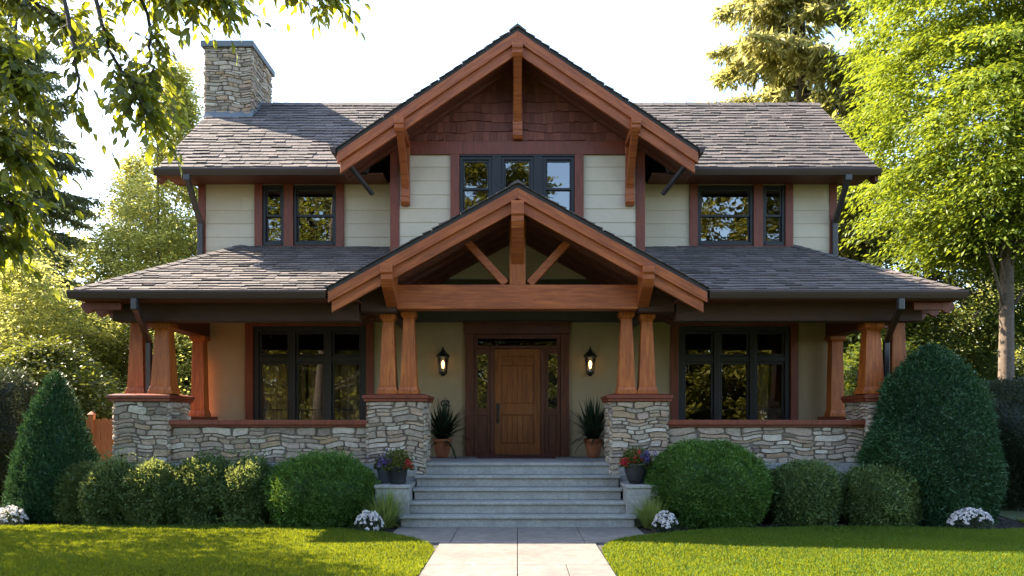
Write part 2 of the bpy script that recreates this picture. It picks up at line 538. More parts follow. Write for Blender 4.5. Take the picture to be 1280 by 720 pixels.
mb.box(-6.1,6.1,20.2,20.3,0.96,6.5); mb.box(-2.2,-2.1,16.9,20.2,0.96,6.5); mb.box(2.1,2.2,16.9,20.2,0.96,6.5)
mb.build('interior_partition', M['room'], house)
# lower front wall
LWL = (-5.32, -3.05, 1.38, 3.58); LWR = (3.24, 5.49, 1.38, 3.58)
DOORO = (-0.92, 0.90, 0.96, 3.50)
mb = MB()
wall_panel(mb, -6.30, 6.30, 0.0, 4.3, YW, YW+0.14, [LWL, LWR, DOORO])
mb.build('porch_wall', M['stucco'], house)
# bay
mb = MB()
boards(mb, -2.30, 2.30, 4.45, 6.84, YB, 0.27, [(-1.27,1.25,5.3,6.84)])
for s in (-1,1):
    mb.box(s*2.44, s*2.32, YB+0.02, YW+0.2, 4.3, 7.2)
mb.build('bay_wall', M['siding'], house)
for s in (-1,1):
    mb = MB(); mb.box(s*2.295, s*2.475, YB-0.035, YB+0.15, 4.3, 7.05)
    mb.build('corner_board', M['trim'], house, bevel=0.006)
    mb = MB(); mb.box(s*6.285, s*6.435, YW-0.035, YW+0.12, 4.2, 6.47)
    mb.build('corner_board', M['trim'], house, bevel=0.006)
mb = MB()
mb.box(-2.31, 2.31, YB-0.05, YB+0.1, 6.842, 7.10)
mb.build('band_board', M['trim'], house, bevel=0.008)
# shaked gable wall
GS = 0.674; GZ = 8.91; GX = 3.32; GY0 = 15.2
mb = MB(); mb.mi = 1
mb.prism([(-2.4,YB+0.02,7.0),(2.4,YB+0.02,7.0),(2.4,YB+0.02,7.12),(0,YB+0.02,8.72),(-2.4,YB+0.02,7.12)], (0,0.15,0))
mb.mi = 0
shingles(mb, (0,YB+0.015,0), (1,0,0), (0,0,1), [(-2.35,7.102),(2.35,7.102),(2.2,7.25),(0.0,8.7),(-2.2,7.25)], expo=0.19, wmin=0.06, wmax=0.15, thick=0.024)
mb.build('gable_wall', [M['shake'], M['trim']], house)
# porch tympanum behind the truss
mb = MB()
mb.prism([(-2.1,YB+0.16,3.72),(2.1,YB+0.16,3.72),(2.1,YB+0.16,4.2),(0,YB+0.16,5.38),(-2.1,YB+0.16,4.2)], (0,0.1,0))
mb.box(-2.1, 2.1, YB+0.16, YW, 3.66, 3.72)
mb.build('tympanum_wall', M['olive_in_shade'], house)

# --- main roof
MS = 0.767; MY, MZ = 16.0, 6.52
def mz(y): return MZ + MS*(y-MY)
ml = math.hypot(1, MS)
mb = MB(); mb.mi = 1
RY = 19.3; RZ = mz(RY)
for pts in ([(-6.98,16.0),(-2.9,16.0),(-2.9,16.6),(-0.1,19.1),(-0.1,19.3),(-6.98,19.3)], [(6.98,16.0),(2.9,16.0),(2.9,16.6),(0.1,19.1),(0.1,19.3),(6.98,19.3)]):
    mb.prism([(x,y,mz(y)-0.09) for x,y in pts], (0,0,0.085))
mb.prism([(-6.98,19.3,RZ-0.09),(6.98,19.3,RZ-0.09),(6.98,22.6,MZ-0.09),(-6.98,22.6,MZ-0.09)], (0,0,0.085))
mb.mi = 0
def pv(pts, y0): return [(x, (y-y0)*ml) for x, y in pts]
VU = Vector((0,1,MS))
shingles(mb, (0,15.97,mz(15.97)), (1,0,0), VU, pv([(-7.0,15.97),(-2.9,15.97),(-2.9,16.6),(-0.1,19.1),(-0.1,19.3),(-7.0,19.3)],15.97))
shingles(mb, (0,15.97,mz(15.97)), (1,0,0), VU, pv([(2.9,15.97),(7.0,15.97),(7.0,19.3),(0.1,19.3),(0.1,19.1),(2.9,16.6)],15.97))
shingles(mb, (0,22.6,MZ), (-1,0,0), (0,-1,MS), [(-7.0,0),(7.0,0),(7.0,3.3*ml),(-7.0,3.3*ml)], expo=0.2, wmin=0.3, wmax=0.5)
x = -7.0
while x < 7.0:                                            # ridge caps
    w = 0.26; t = rg.uniform(0.0,0.012); rr = rg.random()
    for s in (-1,1):
        mb.add([(x,19.3,RZ+0.045+t),(x+w-0.004,19.3,RZ+0.035+t),(x+w-0.004,19.3+s*0.16,RZ-0.09+t),(x,19.3+s*0.16,RZ-0.08+t)], [(0,1,2,3)], rr)
    x += w
roof = mb.build('roof', [M['shingle'], M['deck']], house)
for s in (-1,1):                                          # rake boards and eave soffits
    mb = MB()
    mb.prism([(s*6.90,15.98,MZ-0.10),(s*6.90,19.3,RZ-0.10),(s*6.90,22.5,MZ-0.05),(s*6.90,22.5,MZ-0.25),(s*6.90,19.3,RZ-0.30),(s*6.90,16.12,MZ-0.24),(s*6.90,15.98,MZ-0.22)], (s*0.06,0,0))
    mb.box(s*2.6, s*6.89, 16.0, 16.69, 6.44, 6.465)
    mb.prism([(s*6.45,16.72,6.42),(s*6.45,19.3,8.42),(s*6.45,21.9,6.42),(s*6.45,21.9,6.6),(s*6.45,19.3,8.93),(s*6.45,16.72,6.95)], (s*0.44,0,0))
    mb.build('eave_soffit', M['soffit'], house)

def gutter(x0, x1, y, z, parent):
    mb = MB()
    pr = [(y,z+0.015),(y-0.11,z+0.015),(y-0.115,z-0.02),(y-0.10,z-0.06),(y-0.07,z-0.12),(y,z-0.12)]
    mb.prism([(x0,a,b) for a,b in pr], (x1-x0,0,0))
    return mb.build('gutter', M['gutter'], parent, bevel=0.006)
gutter(-6.99, -3.25, 15.985, 6.52, house); gutter(3.25, 6.99, 15.985, 6.52, house)
for s in (-1,1):
    mb = MB()
    mb.box(s*6.30, s*6.43, 15.90, 16.00, 6.30, 6.42)
    mb.bar((s*6.365,15.95,6.34), (s*6.365,16.60,5.66), 0.10, 0.09)
    mb.box(s*6.31, s*6.42, 16.575, 16.662, 4.62, 5.70)
    mb.build('downspout', M['spout'], house, bevel=0.012)

# --- chimney
mb = MB()
ch = stone_block('chimney', -7.04, -5.98, 18.6, 20.15, 0.0, 10.06, house, 'flr')
mb = MB(); mb.box(-7.10, -5.92, 18.53, 20.22, 10.062, 10.20)
mb.build('chimney_cap', M['capstone'], ch, bevel=0.012)
mb = MB()
mb.prism([(-7.02,18.50,mz(18.50)+0.03),(-5.93,18.50,mz(18.50)+0.03),(-5.93,18.62,mz(18.62)+0.14),(-7.02,18.62,mz(18.62)+0.14)], (0,0,-0.2))
mb.prism([(-5.985,18.5,mz(18.5)+0.03),(-5.985,19.3,RZ+0.09),(-5.985,19.3,RZ-0.1),(-5.985,18.5,mz(18.5)-0.1)], (0.055,0,0))
mb.build('chimney_flashing', M['capstone'], ch)

# --- front gable roof
def gable_roof(name, zr, sl, hx, y0, y1, expo=0.175, deck_t=0.07):
    mb = MB(); L = math.hypot(1, sl)
    for s in (-1,1):
        mb.mi = 1
        mb.prism([(0,y0+0.01,zr),(s*hx,y0+0.01,zr-sl*hx),(s*hx,y0+0.01,zr-sl*hx-deck_t),(0,y0+0.01,zr-deck_t)], (0,y1-y0-0.01,0))
        mb.mi = 0
        U = (0,-1,0) if s < 0 else (0,1,0)
        O = (s*(hx+0.03), 0, zr-sl*(hx+0.03))
        lo, hi = (-y1,-y0+0.03) if s < 0 else (y0-0.03,y1)
        shingles(mb, O, U, (-s,0,sl), [(lo,0),(hi,0),(hi,(hx+0.03)*L),(lo,(hx+0.03)*L)], expo=expo)
    y = y0-0.03
    while y < y1:
        rr = rg.random(); t = rg.uniform(0,0.012)
        for s in (-1,1):
            mb.add([(0,y,zr+0.05+t),(0,y+0.24,zr+0.04+t),(s*0.15,y+0.24,zr-0.15*sl+0.025),(s*0.15,y,zr-0.15*sl+0.035+t)], [(0,1,2,3)], rr)
        mb.add([(0,y,zr+0.05+t),(0.15,y,zr-0.15*sl+0.035+t),(0,y,zr),(-0.15,y,zr-0.15*sl+0.035+t)], [(0,1,2,3)], rr)
        y += 0.24
    return mb.build(name, [M['shingle'], M['deck']], house)
def rake_boards(zr, sl, hx, y0, d1, d2, mk):
    """two stepped barge boards each side, plumb-cut ends"""
    for s in (-1,1):
        mb = MB(); t = 0.07
        mb.prism([(0,y0,zr-t),(s*hx,y0,zr-sl*hx-t),(s*hx,y0,zr-sl*hx-t-d1),(0,y0,zr-t-d1)], (0,0.06,0))
        xe = hx - 0.05
        mb.prism([(0,y0+0.055,zr-t-d1+0.01),(s*xe,y0+0.055,zr-sl*xe-t-d1+0.01),(s*xe,y0+0.055,zr-sl*xe-t-d1-d2),(0,y0+0.055,zr-t-d1-d2)], (0,0.06,0))
        mb.build('barge_board', M[mk+str(s)], house, bevel=0.008)
gable_roof('gable_roof', GZ, GS, GX, GY0, 19.2)
rake_boards(GZ, GS, GX, GY0, 0.20, 0.20, 'gable')
def soffit_boards(zr, sl, hx, x_in, y0, y1, dz, mat, name):
    mb = MB()
    n = int((y1-y0)/0.14)
    for s in (-1,1):
        for i in range(n):
            a = y0 + (y1-y0)*i/n; b = y0 + (y1-y0)*(i+1)/n - 0.008
            mb.prism([(s*x_in,a,zr-sl*x_in-dz),(s*hx,a,zr-sl*hx-dz),(s*hx,a,zr-sl*hx-dz-0.03),(s*x_in,a,zr-sl*x_in-dz-0.03)], (0,b-a,0), rg.random())
        for i in range(1, int((y1-y0)/0.6)+1):           # exposed rafters
            a = y0 + 0.55*i
            mb.prism([(s*x_in,a,zr-sl*x_in-dz-0.03),(s*(hx-0.1),a,zr-sl*(hx-0.1)-dz-0.03),(s*(hx-0.1),a,zr-sl*(hx-0.1)-dz-0.09),(s*x_in,a,zr-sl*x_in-dz-0.10)], (0,0.09,0))
    return mb.build(name, mat, house)
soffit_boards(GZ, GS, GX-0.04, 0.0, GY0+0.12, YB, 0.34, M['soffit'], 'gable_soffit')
for s in (-1,1):
    mb = MB()
    mb.prism([(s*2.5,YB+0.02,GZ-GS*2.5-0.08),(s*3.28,YB+0.02,GZ-GS*3.28-0.08),(s*3.28,YB+0.02,GZ-GS*3.28-0.11),(s*2.5,YB+0.02,GZ-GS*2.5-0.11)], (0,0.6,0))
    mb.build('gable_soffit', M['soffit'], house)
for s in (-1,1):                                          # short gable gutters with their outlets
    mb = MB()
    x0 = s*(GX+0.02)
    mb.prism([(x0,15.16,6.70),(x0+s*0.11,15.16,6.70),(x0+s*0.08,15.16,6.60),(x0,15.16,6.57)], (0,1.0,0))
    mb.build('gutter', M['gutter'], house, bevel=0.005)
    mb = MB()
    mb.bar((s*3.2,15.45,6.52), (s*2.80,16.0,6.05), 0.08, 0.07)
    mb.build('downspout', M['spout'], house, bevel=0.01)

def knee_bracket(x, yf, zt, yw, zb, w, parent, mat, zarm=None):
    """outlooker beam with a notched end, curved brace and wall post"""
    mb = MB()
    h = 0.26
    pr = [(yf-0.06,zt),(yf-0.06,zt-0.12),(yf-0.035,zt-0.14),(yf-0.035,zt-0.20),(yf+0.02,zt-h),(yw,zt-h),(yw,zt)]
    mb.prism([(x-w/2,a,b) for a,b in pr], (w,0,0))
    w2 = w*0.8
    n = 7; a0 = Vector((yf+0.03, zt-h+0.01)); a1 = Vector((yw-0.02, zb+0.18))
    inn, outp = [], []
    for i in range(n):
        t = i/(n-1)
        p = a0.lerp(a1, t); bow = math.sin(math.pi*t)*0.09
        outp.append((p.x + bow*0.6, p.y + bow*0.6)); inn.append((p.x + bow*0.6 + 0.17*(1-t)+0.1*t, p.y + bow*0.6 + 0.03))
    for i in range(n-1):
        q = [outp[i], outp[i+1], inn[i+1], inn[i]]
        mb.prism([(x-w2/2,a,b) for a,b in q], (w2,0,0))
    pb = [(yw-0.10,zb+0.3),(yw-0.10,zb+0.17),(yw-0.13,zb+0.15),(yw-0.13,zb+0.06),(yw-0.08,zb),(yw,zb),(yw,zt-h),(yw-0.06,zt-h)]
    mb.prism([(x-w/2,a,b) for a,b in pb], (w,0,0))
    return mb.build('knee_bracket', mat, parent, bevel=0.008)
for s in (-1,1): knee_bracket(s*2.17, GY0-0.02, 7.24, YB-0.03, 5.84, 0.17, house, M['timber'])
knee_bracket(0, GY0-0.02, 8.62, YB-0.03, 7.12, 0.19, house, M['timber'])

# --- porch roof (hipped at both ends, broken by the portico gable)
PS = 0.4333; PY, PZ = 13.4, 3.76
def pz(y): return PZ + PS*(y-PY)
QZ, QS, QX, QY0 = 5.49, 0.55, 3.05, 13.3                  # portico gable
def xv(y): return (QZ - pz(y))/QS
pl = math.hypot(1, PS)
mb = MB()
HX = 7.22
for s in (-1,1):
    front = [(s*HX,PY),(s*xv(PY),PY),(s*xv(16.69),16.69),(s*5.58,16.69)]
    mb.mi = 1
    mb.prism([(x,y,pz(y)-0.07) for x,y in front], (0,0,0.065))
    side = [(s*HX,PY,PZ),(s*5.58,16.69,pz(16.69)),(s*5.58,17.2,pz(16.69)),(s*HX,17.2,PZ)]
    mb.prism([(x,y,z-0.075) for x,y,z in side], (0,0,0.065))
    mb.prism([(s*HX,17.2,PZ-0.01),(s*5.58,17.2,pz(16.69)-0.01),(s*5.58,17.2,PZ-0.1),(s*HX,17.2,PZ-0.1)], (0,-0.05,0))
    mb.mi = 0
    pts = [(x,(y-PY)*pl) for x,y in front]
    shingles(mb, (0,PY-0.03,pz(PY-0.03)), (1,0,0), (0,1,PS), pts)
    sg = (pz(16.69)-PZ)/(HX-5.58); sl = math.hypot(1, sg)*(HX-5.58)
    U = (0,-1,0) if s < 0 else (0,1,0)
    if s < 0: poly = [(-17.2,0),(-PY,0),(-16.69,sl),(-17.2,sl)]
    else: poly = [(PY,0),(17.2,0),(17.2,sl),(16.69,sl)]
    shingles(mb, (s*(HX+0.02),0,PZ-0.01), U, (-s,0,sg), poly)
    hp0, hp1 = Vector((s*HX,PY,PZ+0.02)), Vector((s*5.58,16.69,pz(16.69)+0.02))
    nh = 16                                              # hip caps
    for i in range(nh):
        a = hp0.lerp(hp1, i/nh); b = hp0.lerp(hp1, (i+1.15)/nh)
        rr = rg.random()
        up = Vector((0,0,0.035))
        f = Vector((-s*0.13,0,0)) ; g2 = Vector((0,0.13,0))
        mb.add([a+up, b+up-Vector((0,0,0.014)), b+f+Vector((0,0,0.0)), a+f+Vector((0,0,0.016))], [(0,1,2,3)], rr)
        mb.add([a+up, b+up-Vector((0,0,0.014)), b+g2, a+g2+Vector((0,0,0.016))], [(0,1,2,3)], rr)
mb.build('porch_roof', [M['shingle'], M['deck']], house)
gable_roof('portico_roof', QZ, QS, QX, QY0, 16.08)
rake_boards(QZ, QS, QX, QY0, 0.17, 0.18, 'portico')
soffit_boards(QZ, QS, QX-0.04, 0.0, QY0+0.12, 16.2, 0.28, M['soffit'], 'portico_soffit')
gutter(-7.24, -3.09, 13.385, 3.76, house); gutter(3.09, 7.24, 13.385, 3.76, house)
for s in (-1,1):                                          # porch ceilings, eave soffits
    mb = MB()
    n = 22
    for i in range(n):
        a = 14.05 + (16.69-14.05)*i/n; b = 14.05 + (16.69-14.05)*(i+1)/n - 0.006
        mb.box(s*2.15, s*6.55, a, b, 3.66, 3.69, rg.random())
    mb.box(s*2.6, s*7.15, 13.39, 13.84, 3.63, 3.655)
    mb.box(s*6.56, s*7.15, 13.845, 17.15, 3.63, 3.655)
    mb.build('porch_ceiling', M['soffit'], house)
for s in (-1,1):
    for i in range(8):                                    # rafter tails of the side eaves
        y = 13.62 + 0.45*i
        mb = MB()
        pr = [(6.52,3.62),(7.17,3.62),(7.19,3.55),(7.15,3.49),(7.10,3.44),(7.04,3.46),(6.98,3.50),(6.52,3.50)]
        mb.prism([(s*a,y,b) for a,b in pr], (0,0.075,0))
        mb.build('rafter_tail', M['trim'], house, bevel=0.005)
    mb = MB()                                             # porch beams
    mb.box(s*2.66, s*6.78, 13.86, 14.16, 3.345, 3.655)
    mb.build('porch_beam', M['brown'], house, bevel=0.01)
    mb = MB()
    mb.box(s*6.20, s*6.50, 14.165, 16.69, 3.35, 3.655)
    mb.build('porch_beam', M['soffit'], house, bevel=0.01)

# --- portico truss
mb = MB(); mb.box(-2.02, 2.02, 13.86, 14.14, 3.545, 3.955)
mb.build('tie_beam', M['timber'], house, bevel=0.014)
mb = MB(); mb.box(-0.135, 0.135, 13.92, 14.08, 3.957, 5.30)
mb.build('king_post', M['column'], house, bevel=0.01)
for s in (-1,1):
    mb = MB(); mb.bar((s*0.20,14.0,3.98), (s*0.98,14.0,4.83), 0.13, 0.19, up=(0,1,0))
    bm_ = mb.build('truss_strut', M['timber'], house, bevel=0.01)
    mb = MB()                                             # principal rafters behind the barge
    mb.prism([(s*0.1,13.9,QZ-0.2),(s*2.5,13.9,QZ-QS*2.4-0.2),(s*2.5,13.9,QZ-QS*2.4-0.42),(s*0.1,13.9,QZ-0.42)], (0,0.16,0))
    mb.build('truss_rafter', M['soffit'], house)
    mb = MB()                                             # side beams of the vault
    mb.box(s*2.03, s*2.63, 13.86, 14.16, 3.50, 3.955)
    mb.box(s*2.10, s*2.30, 14.165, 16.69, 3.50, 4.25)
    mb.build('porch_beam', M['brown'], house, bevel=0.01)
    mb = MB()                                             # outlooker with shaped end over each pier
    x, w = s*2.10, 0.19; zt = 4.19
    pr = [(13.24,zt),(13.24,zt-0.14),(13.27,zt-0.17),(13.27,zt-0.24),(13.36,zt-0.36),(13.86,zt-0.62),(13.86,zt)]
    mb.prism([(x-w/2,a,b) for a,b in pr], (w,0,0))
    mb.build('outlooker', M['timber'], house, bevel=0.01)
mb = MB()
pr = [(13.22,5.20),(13.22,4.98),(13.25,4.95),(13.25,4.88),(13.32,4.78),(13.92,4.30),(13.92,5.2)]
mb.prism([(-0.10,a,b) for a,b in pr], (0.20,0,0))
mb.build('outlooker', M['timber'], house, bevel=0.01)

# --- piers, columns, low walls
def pier(x0, x1, z0, faces):
    p = stone_block('stone_pier', x0, x1, 14.0, 14.92, z0, 2.0, house, faces)
    mb = MB()
    e = 0.075
    mb.box(x0-e+0.02, x1+e-0.02, 14.0-e+0.02, 14.92+e-0.02, 2.0, 2.05)
    mb.box(x0-e, x1+e, 14.0-e, 14.92+e, 2.05, 2.105)
    mb.frustum((x0+x1)/2, 14.46, 2.105, 2.135, x1-x0+2*e, 0.92+2*e, x1-x0-0.05, 0.80)
    mb.build('pier_cap', M['trim'], p, bevel=0.008)
def column(cx, cyy, z0, z1, wb, wt, mat):
    mb = MB()
    pb = wb*1.22
    mb.box(cx-pb/2, cx+pb/2, cyy-pb/2, cyy+pb/2, z0, z0+0.055)
    mb.frustum(cx, cyy, z0+0.055, z0+0.13, pb*0.96, pb*0.96, wb*1.04, wb*1.04)
    mb.frustum(cx, cyy, z0+0.13, z1-0.12, wb, wb, wt, wt)
    mb.frustum(cx, cyy, z1-0.12, z1-0.075, wt*1.05, wt*1.05, wt*1.28, wt*1.28)
    mb.box(cx-wt*0.72, cx+wt*0.72, cyy-wt*0.72, cyy+wt*0.72, z1-0.075, z1)
    return mb.build('porch_column', mat, house, bevel=0.006)
for s in (-1,1):
    a, b = sorted((s*1.58, s*2.54)); pier(a, b, 0.60, 'flr')
    a, b = sorted((s*5.92, s*6.84)); pier(a, b, 0.95, 'flr')
    column(s*2.225, 14.30, 2.135, 3.50, 0.285, 0.185, M['column'])
    column(s*1.87, 14.30, 2.135, 3.545, 0.285, 0.185, M['column'])
    column(s*6.09, 14.28, 2.135, 3.345, 0.34, 0.235, M['column'])
    column(s*6.675, 14.60, 2.135, 3.62, 0.29, 0.20, M['column'])
    column(s*6.30, 16.42, 1.76, 3.35, 0.27, 0.22, M['column'])
    a, b = sorted((s*2.54, s*5.92))
    lw_ = stone_block('porch_low_wall', a, b, 14.12, 14.50, 0.95, 1.565, house, 'fb', wmax=0.56)
    mb = MB(); mb.box(a, b, 14.03, 14.58, 1.605, 1.69); mb.box(a, b, 14.07, 14.54, 1.566, 1.604)
    mb.build('rail_cap', M['trim'], lw_, bevel=0.006)
    a, b = sorted((s*6.10, s*6.72))
    lw_ = stone_block('porch_low_wall', a, b, 14.93, 16.68, 0.95, 1.64, house, 'lr')
    mb = MB(); mb.box(a-0.06, b+0.06, 14.94, 16.68, 1.642, 1.758)
    mb.build('rail_cap', M['trim'], lw_, bevel=0.006)
    mb = MB()
    xa, xb = s*6.16, s*6.425
    mb.box(xa-0.05, xa+0.05, 13.27, 13.38, 3.46, 3.64)
    mb.bar((xa,13.33,3.50), (xb,14.43,3.06), 0.095, 0.085)
    mb.box(xb-0.048, xb+0.048, 14.39, 14.475, 2.14, 3.10)
    mb.build('downspout', M['spout'], house, bevel=0.012)
for s in (-1,1):
    mb = MB()
    mb.box(s*6.80, s*1.70, 13.97, 14.11, 0, 0.948); mb.box(s*6.80, s*6.05, 14.112, 16.7, 0, 0.948)
    mb.build('foundation', M['concrete'], house, bevel=0.006)
mb = MB(); mb.box(-6.04, 6.04, 14.115, 16.69, 0.80, 0.958)
mb.build('porch_floor', M['concrete'], house)

# --- windows
def pane(w, rects, y, mat):
    mb = MB()
    for x0, x1, z0, z1 in rects:
        mb.add([(x0,y,z0),(x1,y,z0),(x1,y,z1),(x0,y,z1)], [(0,1,2,3)])
    return mb.build('pane', mat, w)
def sash_window(op, y):
    x0, x1, z0, z1 = op
    mb = MB(); f = 0.055; zm = (z0+z1)/2 + 0.0
    mb.box(x0,x0+f,y,y+0.12,z0,z1); mb.box(x1-f,x1,y,y+0.12,z0,z1)
    mb.box(x0+f,x1-f,y,y+0.12,z1-f,z1); mb.box(x0+f,x1-f,y-0.02,y+0.12,z0,z0+f+0.02)
    g = 0.035; a, b = x0+f, x1-f
    for (zz0, zz1, yy) in ((zm-0.02, z1-f, y+0.03), (z0+f+0.02, zm+0.02, y+0.065)):
        mb.box(a,a+g,yy,yy+0.03,zz0,zz1); mb.box(b-g,b,yy,yy+0.03,zz0,zz1)
        mb.box(a+g,b-g,yy,yy+0.03,zz1-0.045,zz1); mb.box(a+g,b-g,yy,yy+0.03,zz0,zz0+0.045)
    w = mb.build('window', M['sash'], house, bevel=0.004)
    pane(w, [(a+g,b-g,zm+0.025,z1-f-0.045)], y+0.045, M['glass'])
    pane(w, [(a+g,b-g,z0+f+0.065,zm-0.025)], y+0.08, M['glass'])
    return w
for ops in (UWL, UWR):
    for o in ops: sash_window(o, YW-0.03)
for a, b in ((-1.12,-0.50),(-0.32,0.31),(0.49,1.10)):
    sash_window((a,b,5.56,6.80), YB-0.03)
for ops in (UWL, UWR):
    mb = MB()
    xs = [ops[0][0]-0.16, ops[0][0], ops[0][1], ops[1][0], ops[1][1], ops[1][1]+0.16]
    for i in (0,2,4): mb.box(xs[i]+0.002, xs[i+1]-0.002, YW-0.075, YW+0.05, 5.02, 6.435)
    mb.box(xs[0], xs[5], YW-0.06, YW+0.02, 5.10, 5.195)
    mb.build('window_casing', M['trim'], house, bevel=0.006)
for a, b in ((-1.30,-1.125),(1.105,1.28)):
    mb = MB(); mb.box(a,b,YB-0.075,YB+0.05,5.2,6.838)
    mb.build('window_casing', M['trim'], house, bevel=0.006)
mb = MB()
#mb.box(-1.30,-1.125,YB-0.075,YB+0.05,5.2,6.838); mb.box(1.105,1.28,YB-0.075,YB+0.05,5.2,6.838)
mb.box(-0.498,-0.322,YB-0.05,YB+0.05,5.5,6.838); mb.box(0.312,0.488,YB-0.05,YB+0.05,5.5,6.838)
mb.box(-1.12,1.10,YB-0.055,YB+0.05,6.802,6.838)
mb.box(-1.12,1.10,YB-0.055,YB+0.05,5.42,5.556)
mb.build('window_mullion', M['sash'], house, bevel=0.005)

def porch_window(op, mirror):
    x0, x1, z0, z1 = op; y = YW-0.02
    mb = MB(); f = 0.10
    w = x1-x0
    m1, m2 = x0 + w*0.345, x0 + w*0.665
    zt = z1-0.66
    mb.box(x0,x0+f,y,y+0.13,z0,z1); mb.box(x1-f,x1,y,y+0.13,z0,z1)
    mb.box(x0+f,x1-f,y,y+0.13,z1-f,z1); mb.box(x0+f,x1-f,y-0.03,y+0.13,z0,z0+f)
    for m in (m1,m2): mb.box(m-0.06,m+0.06,y-0.01,y+0.13,z0+f,z1-f)
    cols = [(x0+f,m1-0.06),(m1+0.06,m2-0.06),(m2+0.06,x1-f)]
    rects = []
    for a, b in cols:
        mb.box(a,b,y+0.01,y+0.12,zt-0.055,zt+0.055)
        g = 0.05
        for zz0, zz1 in ((z0+f,zt-0.055),(zt+0.055,z1-f)):
            mb.box(a,a+g,y+0.04,y+0.09,zz0,zz1); mb.box(b-g,b,y+0.04,y+0.09,zz0,zz1)
            mb.box(a+g,b-g,y+0.04,y+0.09,zz1-g,zz1); mb.box(a+g,b-g,y+0.04,y+0.09,zz0,zz0+g)
            rects.append((a+g,b-g,zz0+g,zz1-g))
        mb.box(a+g,b-g,y+0.058,y+0.078,(z0+f+zt)/2-0.30-0.008,(z0+f+zt)/2-0.30+0.008)
    win = mb.build('window', M['sash'], house, bevel=0.005)
    for r in rects: pane(win, [r], y+0.068, M['glass_porch'])
    mb = MB(); c = 0.155
    mb.box(x0-c,x0-0.002,YW-0.06,YW+0.05,z0-0.1,z1+0.16); mb.box(x1+0.002,x1+c,YW-0.06,YW+0.05,z0-0.1,z1+0.16)
    mb.box(x0,x1,YW-0.065,YW+0.05,z1+0.002,z1+0.155)
    mb.build('casing', M['trim'], win, bevel=0.006)
    mb = MB()                                            # curtains in folds
    spans = [(x0+0.05,x0+0.95),(x1-1.25,x1-0.05)] if not mirror else [(x1-0.75,x1-0.35)]
    for a, b in spans:
        n = int((b-a)/0.018); rng = random.Random(int(a*100)); pts = []
        ph = 0
        for i in range(n+1):
            ph += rng.uniform(0.55,1.0)
            pts.append((a+(b-a)*i/n, YW+0.32+0.035*math.sin(ph)))
        vs_ = [(p[0],p[1],z0-0.1) for p in pts] + [(p[0],p[1],z1-0.72) for p in pts]
        mb.add(vs_, [(i,i+1,n+2+i,n+1+i) for i in range(n)])
    mb.build('curtain', M['curtain'], win, smooth=True)
porch_window(LWL, False); porch_window(LWR, True)

# --- entrance: surround, sidelights, door
mb = MB(); y = YW-0.09
mb.box(-1.055,-0.885,y,YW+0.06,0.96,3.42); mb.box(0.865,1.035,y,YW+0.06,0.96,3.42)
mb.box(-1.075,1.055,y-0.02,YW+0.06,3.422,3.62); mb.box(-1.10,1.08,y-0.05,YW+0.02,3.622,3.665)
mb.box(-0.883,0.863,y+0.04,YW+0.06,3.13,3.19)
mb.box(-0.883,0.863,y+0.045,YW+0.06,3.33,3.42)
mb.box(-0.883,-0.80,y+0.045,YW+0.06,3.19,3.33); mb.box(0.78,0.863,y+0.045,YW+0.06,3.19,3.33)
for s in (-0.525, 0.485): mb.box(s-0.02,s+0.06,y+0.03,YW+0.06,0.99,3.13)
mb.box(-0.883,0.863,y+0.0,YW+0.1,0.96,1.0)
sur = mb.build('door_surround', M['doortrim'], house, bevel=0.006)
pane(sur, [(-0.80,0.78,3.19,3.33)], YW+0.02, M['glass_dark'])
for x0, x1 in ((-0.88,-0.547),(0.548,0.86)):
    mb = MB(); ya = YW-0.03; cx0, cx1 = x0+0.07, x1-0.06
    mb.box(x0,cx0,ya,ya+0.06,1.0,3.128); mb.box(cx1,x1,ya,ya+0.06,1.0,3.128)
    mb.box(cx0,cx1,ya,ya+0.06,3.02,3.128); mb.box(cx0,cx1,ya,ya+0.06,1.78,1.93); mb.box(cx0,cx1,ya,ya+0.06,1.0,1.14)
    mb.box(cx0,cx1,ya+0.025,ya+0.06,1.14,1.78); mb.box(cx0+0.03,cx1-0.03,ya+0.012,ya+0.026,1.19,1.73)
    sl_ = mb.build('sidelight', M['doortrim'], house, bevel=0.005)
    pane(sl_, [(cx0,cx1,1.93,3.02)], ya+0.03, M['glass'])
    mb = MB(); nl = 11; hh = (3.02-1.93)/nl
    for i in range(nl):
        za, zb_ = 1.93+hh*i, 1.93+hh*(i+1)
        mb.bar((cx0,ya+0.022,za),(cx1,ya+0.022,zb_),0.010,0.008,up=(0,1,0)); mb.bar((cx1,ya+0.018,za),(cx0,ya+0.018,zb_),0.010,0.008,up=(0,1,0))
    mb.build('leading', M['iron'], sl_)
mb = MB(); ya = YW-0.025
dx0, dx1, dz0, dz1 = -0.463, 0.463, 1.0, 3.122
mb.box(dx0,dx0+0.13,ya,ya+0.06,dz0,dz1); mb.box(dx1-0.13,dx1,ya,ya+0.06,dz0,dz1)
a, b = dx0+0.13, dx1-0.13
mb.box(a,b,ya,ya+0.06,dz1-0.14,dz1); mb.box(a,b,ya,ya+0.06,dz0,dz0+0.21)
mb.box(a,b,ya,ya+0.06,2.80,2.86); mb.box(a,b,ya,ya+0.06,1.80,2.02)
mb.box(a,b,ya+0.02,ya+0.06,2.86,dz1-0.14)
n = 12
for i in range(n):                                        # arched top panel
    t0, t1 = i/n, (i+1)/n
    h0 = 0.05*math.sin(math.pi*t0); h1 = 0.05*math.sin(math.pi*t1)
    mb.prism([(a+(b-a)*t0,ya+0.004,2.902+h0),(a+(b-a)*t1,ya+0.004,2.902+h1),(a+(b-a)*t1,ya+0.004,dz1-0.15),(a+(b-a)*t0,ya+0.004,dz1-0.15)], (0,0.02,0))
